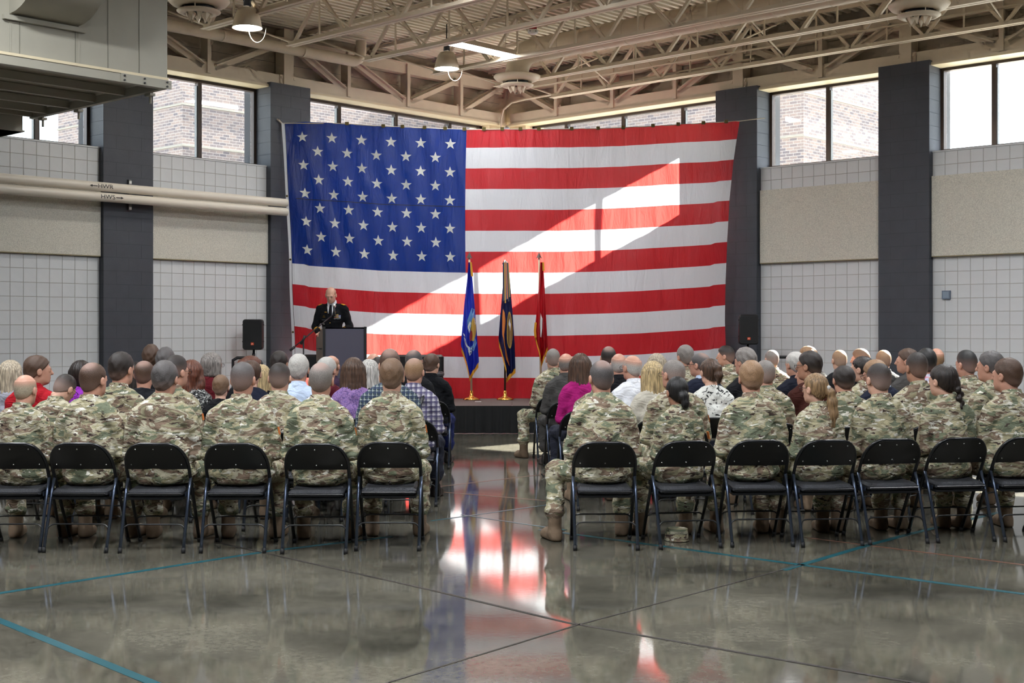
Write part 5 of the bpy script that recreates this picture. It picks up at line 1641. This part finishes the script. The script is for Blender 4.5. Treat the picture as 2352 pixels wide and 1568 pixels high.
# back row, left block
back(18,1269, 45,857, d2(2), 'bald soldier in camouflage at left end of back row', 'bald soldier at left end of back row', top='camo', hair='fringe', hc='ash', skin='b', build='m', pitch=-0.12, yaw=-0.25)
back(172,1269, 208,832, d2(-2), 'soldier with thinning crown, second chair from left in back row', 'soldier with thinning crown, back row', top='camo_pale', hair='thin', hc='brown', skin='b', build='m2', yaw=-0.35, patch=False)
back(348,1270, 360,828, d2(0), 'heavyset soldier with brown-grey hair, third from left in back row', 'heavyset soldier third from left, back row', top='camo', hair='short', hc='dgrey', skin='b', build='mb', yaw=-0.15)
back(534,1270, 548,830, d2(0), 'broad soldier with shaved grey head and glasses, fourth from left in back row', 'broad shaved soldier fourth from left, back row', top='camo', hair='buzz', hc='dgrey', skin='b', build='mb', yaw=-0.12, specs=True, patch=True)
back(721,1272, 716,832, d2(0), 'soldier with silver-grey crop, second from aisle in left back row', 'silver-haired soldier, left block, back row', top='camo_pale', hair='thin', hc='grey', skin='b', build='m2', patch=True)
back(890,1265, 913,823, d2(0), 'soldier with brown crew cut at the aisle, left back row', 'soldier with crew cut beside the aisle', top='camo', hair='short', hc='lbrown', skin='a', build='m', patch=True)
# back row, right block
back(1393,1264, 1375,827, d2(1), 'soldier with greying dark hair at the aisle, right back row', 'grey-templed soldier at aisle, right back row', legout=True, top='camo_pale', hair='thin', hc='dgrey', skin='b', build='m2', yaw=0.25)
back(1587,1260, 1578,865, d2(10), 'woman soldier with low black bun, right back row', 'woman soldier with black bun', top='camo', hair='bun', hc='black', skin='c', build='f', sex='f', yaw=0.15, patch=True)
back(1752,1256, 1735,828, d2(4), 'soldier with short sandy hair, third from aisle in right back row', 'sandy-haired soldier, right back row', top='camo_pale', hair='short', hc='sandy', skin='b', build='m2')
back(1913,1255.5, 1900,857, d2(7), 'woman soldier with long blonde ponytail and glasses', 'woman soldier with blonde ponytail', top='camo_pale', hair='pony', hc='dblonde', skin='a', build='f', sex='f', yaw=0.55, specs=True)
back(2065,1250, 2066,833, d2(9), 'soldier with high fade haircut, right back row', 'soldier with high fade, right back row', top='camo', hair='buzz', hc='dark', skin='a', build='ms', yaw=0.1)
back(2220,1245, 2222,837, d2(9), 'woman soldier with dark braid down her back', 'woman soldier with dark braid', top='camo', hair='braid', hc='dark', skin='a', build='f', sex='f', yaw=0.4)
back(2373,1243, 2330,822, d2(9), 'stout soldier cut by the right frame edge, back row', 'stout soldier at right frame edge', top='camo', hair='short', hc='brown', skin='b', build='mb', yaw=0.5)

# second row and further, left block
rowp(132,850,10.6,'soldier bowing his head, second row at far left','bowing soldier in second row', top='camo', hair='buzz', hc='dark', skin='a', build='m', pitch=-0.55, yaw=-0.5, specs=True, roll=0.1)
rowp(275,808,10.5,'soldier with full dark hair looking right, second row left','dark-haired soldier in second row', top='camo', hair='short', hc='dark', skin='b', build='m2', yaw=-0.4)
rowp(399,818,10.6,'soldier with dark fade and glasses, second row left','soldier with glasses, second row left', top='camo', hair='flat', hc='dark', skin='b', build='m', yaw=-0.6, specs=True, patch=True)
rowp(642,832,10.6,'soldier with dark crop beside the blonde woman','soldier beside the blonde woman', top='camo', hair='buzz', hc='dark', skin='a', build='m2')
rowp(735,846,10.75,'bald man mostly hidden behind the silver-haired soldier','bald man behind silver-haired soldier', top='white', hair='fringe', hc='sandy', skin='b', build='ms', collar=True)
rowp(896,800,10.7,'big man in green and blue plaid shirt','big man in green plaid', top='plaidg', hair='thin', hc='brown', skin='b', build='mb', yaw=0.08)
rowp(80,816,11.6,'man in red polo looking right, far left','man in red polo', top='red', hair='short', hc='brown', skin='b', build='m', yaw=-1.05)
rowp(34,828,11.7,'woman with long grey-blonde hair in grey top, far left','woman in grey top, far left', chairx=(15-1176)/F*11.7, top='grey', hair='long', hc='ash', skin='a', build='f', sex='f', yaw=-0.2, collar=False)
rowp(186,829,11.6,'woman in purple shirt mostly hidden at left','woman in purple shirt', top='purple', hair='bob', hc='dark', skin='a', build='f', sex='f', collar=False)
rowp(331,828,11.7,'man in black tee with back logo, balding','man in black tee', top='blacktee', logo=True, hair='thin', hc='brown', skin='b', build='ms', collar=False)
rowp(440,828,11.7,'woman with long wavy auburn hair in leaf-print top','woman with auburn hair', top='floralbw', hair='wavy', hc='auburn', skin='a', build='f', sex='f', collar=False)
rowp(508,872,11.7,'small boy with light brown hair between the rows','small boy', top='black', hair='short', hc='lbrown', skin='a', build='fs', sex='f', collar=False)
rowp(602,838,11.7,'woman with shoulder-length blonde hair, left block','blonde woman in left block', top='black', hair='long', hc='blonde', skin='a', build='f', sex='f', collar=False)
rowp(686,813,11.7,'white-haired man in pale blue shirt','man in pale blue shirt', top='bluewhite', hair='short', hc='white', skin='b', build='m2')
rowp(812,822,11.75,'woman with long straight brown hair in lavender print','woman in lavender print', top='lavender', hair='longer', hc='brown', skin='a', build='f', sex='f', collar=False)
rowp(950,822,11.75,'man in purple plaid shirt with suspenders','man in purple plaid', top='plaidp', hair='thin', hc='sandy', skin='b', build='m', susp=True, yaw=-0.2)
rowp(577,828,11.75,'woman with brown updo behind the shaved soldier','woman with brown updo', top='navy', hair='updo', hc='brown', skin='a', build='f', sex='f', collar=False)
rowp(380,800,12.75,'man with grey flat-top haircut, left block','man with grey flat-top', top='black', hair='thick', hc='dgrey', skin='b', build='m')
rowp(313,832,12.8,'woman with dark brown hair half hidden at left','half-hidden dark-haired woman', top='black', hair='long', hc='dark', skin='a', build='f', sex='f', collar=False)
rowp(483,811,12.8,'woman with grey bob and glasses in dark red sweater','woman in dark red sweater', top='darkred', hair='bob', hc='grey', skin='a', build='f', sex='f', yaw=-0.6, specs=True, collar=False)
rowp(572,817,12.9,'woman with dark red-brown hair looking right, left block','woman with red-brown hair', top='black', hair='updo', hc='auburn', skin='a', build='f', sex='f', yaw=-1.0, collar=False)
rowp(640,806,12.8,'man with dark hair in front of the left pillar base','dark-haired man near the pillar', top='navy', hair='short', hc='dark', skin='c', build='m', yaw=-0.3)
rowp(748,820,12.3,'white-haired man in maroon jacket','man in maroon jacket', top='maroon', hair='short', hc='white', skin='b', build='m', yaw=-0.35)
rowp(848,826,12.8,'woman with long white hair beside the brunette','woman with white hair', top='black', hair='long', hc='white', skin='a', build='f', sex='f', collar=False)
rowp(760,815,13.4,'bald man in plum jacket in front of the podium','bald man in plum jacket', top='purpled', hair='fringe', hc='sandy', skin='b', build='m', yaw=-0.3)
rowp(876,820,13.0,'dark-haired man hidden behind the plaid shirt','man hidden behind plaid shirt', chairx=(868-1176)/F*13.0, top='black', hair='short', hc='dark', skin='b', build='m')
rowp(347,793,13.8,'tall man with tousled brown hair, front rows at left','tall tousle-haired man', top='suit', hair='thick', hc='brown', skin='b', build='m')
rowp(858,810,14.2,'bald man near the podium, front rows','bald man near podium', top='suit', hair='fringe', hc='grey', skin='b', build='m')
rowp(948,803,13.3,'man with grey crop and black glasses, dark coat','man with black glasses in dark coat', top='black', hair='thin', hc='dgrey', skin='b', build='m', yaw=-0.55, specs=True)
rowp(974,812,14.7,'officer in dress blues at the aisle, front left','officer in dress blues', chairx=(988-1176)/F*14.7, top='dress', hair='short', hc='brown', skin='a', build='m2', legs='dressblue', feet='shoe', yaw=-0.4)

# right block
rowp(1270,800,15.7,'soldier in front row at the aisle, right side','soldier in front row at aisle', legout=True, face=d2(6), top='camo', hair='buzz', hc='grey', skin='b', build='m2')
rowp(1298,810,14.6,'man in grey suit with thinning hair, second row at aisle','man in grey suit', face=d2(6), top='suit', hair='fringe', hc='grey', skin='b', build='m2', legs='suit', yaw=-0.35)
rowp(1332,812,13.5,'woman in magenta top with long brown hair','woman in magenta top', face=d2(6), top='magenta', hair='long', hc='brown', skin='a', build='f', sex='f', yaw=-0.2, collar=False)
rowp(1373,838,11.5,'soldier hidden behind the grey-templed soldier','soldier hidden in second row, right block', face=d2(5), top='camo', hair='buzz', hc='brown', skin='b', build='mb')
rowp(1397,795,14.6,'balding dark-haired man in front rows, right block','balding dark-haired man', face=d2(6), top='black', hair='thin', hc='dark', skin='b', build='m', yaw=-0.1)
rowp(1420,810,13.5,'white-haired man in black shirt beside white shirt','white-haired man in black shirt', face=d2(6), top='black', hair='fringe', hc='white', skin='b', build='m', yaw=-0.2)
rowp(1455,814,12.5,'man in bright white shirt with white fringe and glasses','man in white shirt', face=d2(6), top='white', hair='fringe', hc='white', skin='b', build='m2', yaw=0.45, specs=True)
rowp(1500,830,11.8,'blonde woman in cream sweater, right block','blonde woman in cream sweater', face=d2(6), top='cream', hair='long', hc='blonde', skin='a', build='f', sex='f', yaw=0.1, collar=False)
rowp(1508,812,13.8,'woman with ash blonde hair further forward','ash blonde woman', face=d2(6), top='cream', hair='long', hc='ash', skin='a', build='f', sex='f', collar=False)
rowp(1550,825,10.75,'soldier with grey crop and glasses, second row right','grey soldier with glasses, second row', face=d2(8), top='camo', hair='buzz', hc='grey', skin='b', build='mb', yaw=0.45, specs=True, patch=True)
rowp(1575,792,14.6,'grey-haired soldier in front of red stripe end','grey-haired soldier in front rows', face=d2(8), top='camo', hair='short', hc='grey', skin='b', build='m', yaw=0.35)
rowp(1612,810,13.5,'man in navy suit with glasses looking left','man in navy suit', face=d2(8), top='navy', hair='thin', hc='dgrey', skin='b', build='m', yaw=0.8, specs=True)
rowp(1632,824,11.8,'woman in white floral top with short ponytail','woman in floral top', face=d2(8), top='floralwb', hair='pony_short', hc='brown', skin='a', build='f', sex='f', yaw=0.2, collar=False)
rowp(1671,795,16.9,'soldier looking left, sunlit, below right flag corner','soldier looking left near flag corner', face=d2(10), top='camo', hair='flat', hc='dark', skin='b', build='m', yaw=1.0)
rowp(1716,800,13.3,'grey-haired man in dark suit below right loudspeaker','grey-haired man in dark suit', face=d2(8), top='black', hair='thick', hc='grey', skin='b', build='m2', yaw=0.6)
rowp(1757,826,11.6,'grey-haired soldier hidden behind the sandy soldier','soldier hidden behind sandy soldier', face=d2(8), top='camo', hair='buzz', hc='grey', skin='b', build='m2')
rowp(1773,803,16.4,'grey buzz-cut soldier against white wall, sunlit','sunlit grey soldier by white wall', face=d2(10), top='camo', hair='buzz', hc='grey', skin='b', build='m', yaw=0.1)
rowp(1828,808,13.2,'white-haired man in navy vest and blue sleeves','man in navy vest', face=d2(10), top='vest', hair='short', hc='white', skin='b', build='m2', yaw=0.3)
rowp(1859,797,16.1,'sunlit man with light brown hair looking left','sunlit light-haired man', face=d2(10), top='suit', hair='thick', hc='sandy', skin='b', build='m', yaw=0.8)
rowp(1857,833,12.3,'smaller man with grey hair looking left','smaller grey-haired man', face=d2(10), top='navy', hair='short', hc='grey', skin='b', build='ms', yaw=1.0)
rowp(1893,806,11.7,'man in brown sweater with black glasses','man in brown sweater', face=d2(9), chairx=(1872-1176)/F*11.7, top='brown', hair='short', hc='dark', skin='c', build='mb', yaw=0.8, specs=True)
rowp(1928,803,15.8,'man with pale shaved head, sunlit front row','man with pale shaved head', face=d2(10), top='black', hair='buzz', hc='sandy', skin='a', build='m')
rowp(1938,840,10.9,'soldier with dark crop behind the ponytail','soldier behind the ponytail', face=d2(8), top='camo', hair='short', hc='dark', skin='b', build='m')
rowp(1980,802,15.7,'sunlit man with short brown hair, front rows right','sunlit short-haired man', face=d2(10), top='black', hair='flat', hc='lbrown', skin='b', build='m', yaw=0.8)
rowp(1985,818,12.4,'woman soldier with dark ponytail further forward','woman soldier with dark ponytail', face=d2(10), top='camo', hair='pony_short', hc='dark', skin='a', build='f', sex='f', yaw=0.7)
rowp(2029,803,15.7,'man with blond buzz cut in front of right pillar','man with blond buzz cut', face=d2(10), top='suit', hair='buzz', hc='sandy', skin='b', build='m')
rowp(2022,823,11.8,'man in navy jacket bowing his head','bowing man in navy jacket', face=d2(9), top='navy', hair='short', hc='sandy', skin='b', build='m', yaw=0.6, pitch=-0.3, specs=True)
rowp(2106,808,11.0,'broad soldier with dark fade, second row right','broad dark-haired soldier, second row right', face=d2(9), top='camo', hair='buzz', hc='dark', skin='c', build='mb', yaw=0.1)
rowp(2118,800,12.4,'dark-haired man in pink plaid shirt','man in pink plaid', face=d2(9), chairx=(2137-1176)/F*12.4, top='plaidpink', hair='short', hc='black', skin='b', build='m2')
rowp(2088,800,13.7,'man looking left before the right pillar','man looking left before pillar', face=d2(10), top='suit', hair='short', hc='brown', skin='b', build='m', yaw=1.0)
rowp(2150,798,15.1,'fair balding man in black jacket, sunlit','fair man in black jacket', face=d2(10), top='black', hair='fringe', hc='sandy', skin='b', build='m2', yaw=-0.1)
rowp(2222,806,12.7,'soldier with black quiff beside the braid','soldier with black quiff', face=d2(10), top='camo', hair='flat', hc='black', skin='b', build='m', yaw=0.3)
rowp(2279,806,11.2,'soldier with salt-and-pepper hair looking left','salt-and-pepper soldier', face=d2(10), top='camo', hair='short', hc='dgrey', skin='b', build='m2', yaw=0.7)

seat_everyone()

# ------------------------------------------------------------------ officer at the podium
OY = 21.0
ox = at(763,700,OY).x
OF = thing('person', 'officer in black dress uniform reading at the podium', 'person', (ox,OY,HS), math.pi+d2(-6))
def off_core():
    f = Field((-0.40,-0.2,0.02),(0.40,0.42,1.68),0.02)
    f.cap((0,0,0.95),(0,-0.01,1.38),0.09,0.085,0.04); f.cap((-0.14,0,1.50),(0.14,0,1.50),0.045,0.045,0.05); f.cap((0,0,1.48),(0,0.03,1.64),0.06,0.054,0.03)
    for s in (-1,1):
        f.cap((s*0.19,0,1.47),(s*0.28,-0.02,1.19),0.046,0.04,0.03); f.cap((s*0.28,-0.02,1.19),(s*0.145,0.24,1.08),0.038,0.028,0.02)
        f.cap((s*0.09,0,0.95),(s*0.11,0.02,0.5),0.08,0.055,0.03); f.cap((s*0.11,0.02,0.5),(s*0.12,0,0.06),0.055,0.04,0.03)
    return f.nets()
OCORE = off_core()
OP = np.array([0,0.02,1.605])
me, R = body_mesh('m', 0.05, -0.42, SKIN['a'], core=OCORE, piv=OP, hands=((-1,(-0.13,0.29,1.08),-0.3),(1,(0.13,0.29,1.08),0.3)))
link('body', me, None, OF)
f = Field((-0.42,-0.24,0.70),(0.42,0.32,1.66),0.012)
f.cap((0,0.0,0.80),(0,0.0,1.0),0.165,0.15,0.03); f.ell((0,0.0,1.12),(0.165,0.118,0.2),0.06); f.ell((0,0.005,1.34),(0.20,0.135,0.20),0.07)
f.cap((-0.155,0,1.50),(0.155,0,1.50),0.062,0.062,0.05); f.cap((0,-0.01,1.50),(0,0.0,1.585),0.08,0.072,0.04)
for s in (-1,1):
    f.cap((s*0.20,0,1.475),(s*0.285,-0.02,1.19),0.070,0.058,0.03); f.cap((s*0.285,-0.02,1.19),(s*0.155,0.22,1.08),0.056,0.044,0.02)
f.warp(lambda x,y,z: 0.003*np.sin(z*45+x*20)+0.002*np.sin(x*60+z*20))
f.cut(lambda x,y,z: z-(1.60-0.6*np.clip(y+0.02,0,1))*np.ones_like(x)); f.cut(lambda x,y,z: 0.78-z+0*x+0*y)
# open front V
f.cut(lambda x,y,z: np.minimum(np.minimum((z-1.30)*0.34-np.abs(x), y-0.06), z-1.30)+0*x)
link('jacket', np_mesh('jacket', *f.nets(), [CL['dress']]), None, OF)
f = Field((-0.20,-0.16,1.15),(0.20,0.2,1.66),0.012)
f.ell((0,0.003,1.34),(0.182,0.124,0.19),0.0); f.cap((0,0,1.46),(0,0.015,1.60),0.085,0.073,0.05)
f.cut(lambda x,y,z: z-(1.625-0.35*y)*np.ones_like(x))
link('shirt', np_mesh('shirt', *f.nets(), [CL['white']]), None, OF)
g = G(); g.add([(-0.018,0.098,1.548),(0.018,0.098,1.548),(0.03,0.135,1.40),(0.0,0.148,1.26),(-0.03,0.135,1.40),(0.0,0.115,1.54),(0,0.146,1.40)],[(0,5,6,4),(5,1,2,6),(4,6,3),(6,2,3)]); obj('tie', g, CL['dress'], OF)
f = Field((-0.26,-0.2,0.02),(0.26,0.22,1.0),0.018)
for s in (-1,1):
    f.cap((s*0.09,0,0.88),(s*0.11,0.015,0.5),0.105,0.085,0.03); f.cap((s*0.11,0.015,0.5),(s*0.12,0.0,0.09),0.085,0.075,0.03)
link('trousers', np_mesh('trousers', *f.nets(), [CL['dressblue']]), None, OF)
for s in (-1,1):
    link('shoe', mesh_cache[('bt','shoe')], None, OF, loc=(s*0.12,0,0))
    g = G(); g.box(-0.028,0.028,-0.055,0.055,0,0.012); o = obj('shoulder_board', g, M['gold'], OF, loc=(s*0.185,0.0,1.545), rot=(0,s*0.35,0))
    g = G(); g.box(s*0.075-0.018,s*0.075+0.018,0.118,0.124,1.425,1.432); obj('lapel_pin', g, M['gold'], OF, loc=(0,0.008,0))
    g = G(); g.tube([(s*0.232,0.075,1.145),(s*0.215,0.10,1.13)],[0.058,0.057],14); obj('cuff_stripe', g, M['gold'], OF, True)
    g = G(); v0 = (s*0.055,0.10,1.555); g.add([(s*0.07,0.075,1.56),(s*0.10,0.115,1.44),(s*0.05,0.148,1.38),(s*0.012,0.155,1.27),(s*0.045,0.125,1.45)],[(0,1,2,3,4)]); obj('lapel', g, CL['dress'], OF)
for z in (1.255,1.17,1.085):
    g = G(); g.lathe([(0.001,0.008),(0.009,0.005),(0.011,0.0)],12); obj('button', g, M['brass'], OF, True, loc=(0.0,{1.255:0.142,1.17:0.128,1.085:0.122}[z],z), rot=(-math.pi/2,0,0))
rc = [srgb(170,40,50), srgb(50,70,150), srgb(210,190,90), srgb(60,120,80), srgb(220,220,220), srgb(120,60,120)]
for r in range(5):
    for c in range(3 if r < 3 else 4-r//2):
        g = G(); g.box(-0.0165,0.0165,0,0.004,-0.0045,0.0045); obj('ribbon', g, mat('ribbon_%d_%d' % (r,c), rc[(r*3+c*2)%6], 0.7), OF, loc=(-0.085-0.036*c,0.137,1.345+0.0105*r))
for i in range(2):
    g = G(); g.box(-0.03,0.03,0,0.004,-0.008,0.008); obj('badge', g, M['chrome'], OF, loc=(-0.09-0.055*i,0.137,1.325), rot=(0,0.1,0))
g = G(); g.box(-0.035,0.035,0,0.004,-0.009,0.009); obj('name_plate', g, M['black'], OF, loc=(0.10,0.139,1.305))
for z, w in ((1.35,0.022),(1.37,0.012)):
    g = G(); g.box(-w,w,0,0.004,-0.006,0.006); obj('badge', g, M['brass'], OF, loc=(0.10,0.137,z))
g = G(); g.lathe([(0.001,0.006),(0.012,0.003),(0.012,0)],10); obj('pocket_badge', g, M['chrome'], OF, True, loc=(0.10,0.134,1.235), rot=(-math.pi/2,0,0))
hm4 = Matrix.Translation(Vector(OP)) @ Matrix([[*R[0],0],[*R[1],0],[*R[2],0],[0,0,0,1]]) @ Matrix.Scale(1.03,4) @ Matrix.Translation(Vector(HEADOFF))
h = link('hair', hair_mesh('fringe', hair_mat('lbrown','a',False,True)), None, OF); h.matrix_local = hm4
for s in (-1,1):
    g = G(); g.tube([(s*0.018,0.104,0.019),(s*0.035,0.104,0.024),(s*0.052,0.094,0.017)],0.0035,6); b = obj('eyebrow', g, hair_mat('brown','a'), OF, True); b.matrix_local = hm4
    g = G(); g.tube([(s*0.022,0.101,0.0),(s*0.034,0.104,-0.003),(s*0.047,0.097,0.0)],0.0025,6); b = obj('eyelid', g, hair_mat('brown','a'), OF, True); b.matrix_local = hm4

# black chairs on the stage behind the podium
for i, (px, Y, lab) in enumerate(((728,21.3,'black padded chair on stage at the podium edge, left'),(905,21.2,'black padded chair on stage right of the podium'),(985,21.2,'black padded chair on stage nearest the blue flag'))):
    S = thing('stage_chair', lab, 'chair', (at(px,800,Y).x,Y-0.15,HS), 0, 'padded chairs on the stage')
    g = G(); g.cbox(-0.24,0.24,0.16,0.24,0.36,0.74,0.035); obj('backrest', g, M['chair_back'], S)
    g = G(); g.cbox(-0.25,0.25,-0.26,0.2,0.38,0.47,0.03); obj('seat', g, M['chair_seat'], S)
    for sx in (-1,1):
        for sy in (-0.22,0.2):
            g = G(); g.tube([(sx*0.22,sy,0),(sx*0.22,sy,0.39)],0.014,6); obj('leg', g, M['chair_metal'], S)

# ------------------------------------------------------------------ small things on the floor
p = ground(1558,1245)
CP = thing('patrol_cap', 'camouflage patrol cap lying on the floor under a chair', 'cap', (p.x,p.y+0.09,0), d2(4))
def cap_pt(u, v):
    a = 2*math.pi*u; rx = 0.092-0.012*v; ry = 0.10-0.012*v
    return (rx*math.cos(a), ry*math.sin(a), 0.004+0.085*v)
g = G(); g.grid(cap_pt, 32, 4); n0 = len(g.v); g.v.append((0,0,0.082)); g.f += [(4*33+i,4*33+i+1,n0) for i in range(32)]
co = auto_smooth(obj('crown', g, CL['camo'], CP, True))
g = G(); g.grid(lambda u,v: ((0.08+0.005*v)*math.cos(math.pi*u)*(1-0.15*v), (0.06+0.035*math.sin(math.pi*u))+0.07*v*math.sin(math.pi*u), 0.012-0.006*v), 16, 3); obj('visor', g, CL['camo'], CP, True)
g = G(); g.grid(lambda u,v: (0.087*math.cos(-math.pi*(0.25+0.5*u)),0.0955*math.sin(-math.pi*(0.25+0.5*u)),0.058+0.02*v), 12, 1); nt_ = obj('name_tape', g, mat('name_tape', srgb(178,172,150), 0.9), CP)
me = text_mesh('LONAS', 0.021)
for v_ in me.vertices:
    a = -math.pi/2+v_.co.x/0.09; z = 0.068+v_.co.y; v_.co = (0.0885*math.cos(a), 0.097*math.sin(a), z)
me.materials.append(M['black']); link('name_lettering', me, None, nt_)
p = ground(1013,1056)
W = thing('water_bottle', 'clear plastic water bottle standing by the aisle shoes', 'bottle', (p.x,15.55,0))
bm = bpy.data.materials.new('clear_plastic'); bm.use_nodes = True; pb = bm.node_tree.nodes['Principled BSDF']; pb.inputs['Transmission Weight'].default_value = 0.8; pb.inputs['Roughness'].default_value = 0.1; pb.inputs['Base Color'].default_value = (0.85,0.9,0.95,1)
g = G(); g.lathe([(0.028,0.0),(0.032,0.01),(0.032,0.13),(0.026,0.16),(0.013,0.185),(0.013,0.19)],18); obj('bottle', g, bm, W, True)
g = G(); g.lathe([(0.015,0.188),(0.015,0.207),(0.012,0.21)],14); obj('cap', g, M['white'], W, True)
g = G(); g.lathe([(0.0325,0.06),(0.0325,0.11)],18,caps=False); obj('wrapper', g, CL['bluewhite'], W, True)
p = ground(1252,1095)
g = G(); g.tube([(p.x+0.08,p.y+0.02,0.008),(p.x-0.01,p.y+0.03,0.008),(p.x-0.04,p.y,0.03),(p.x-0.02,p.y-0.02,0.012),(p.x+0.12,p.y-0.01,0.008),(p.x+0.5,p.y+0.05,0.008)],0.007,6)
tag(obj('cable_loop', g, M['black_cable'], smooth=True), 'thin black cable loop on the floor beside the aisle', 'cable')
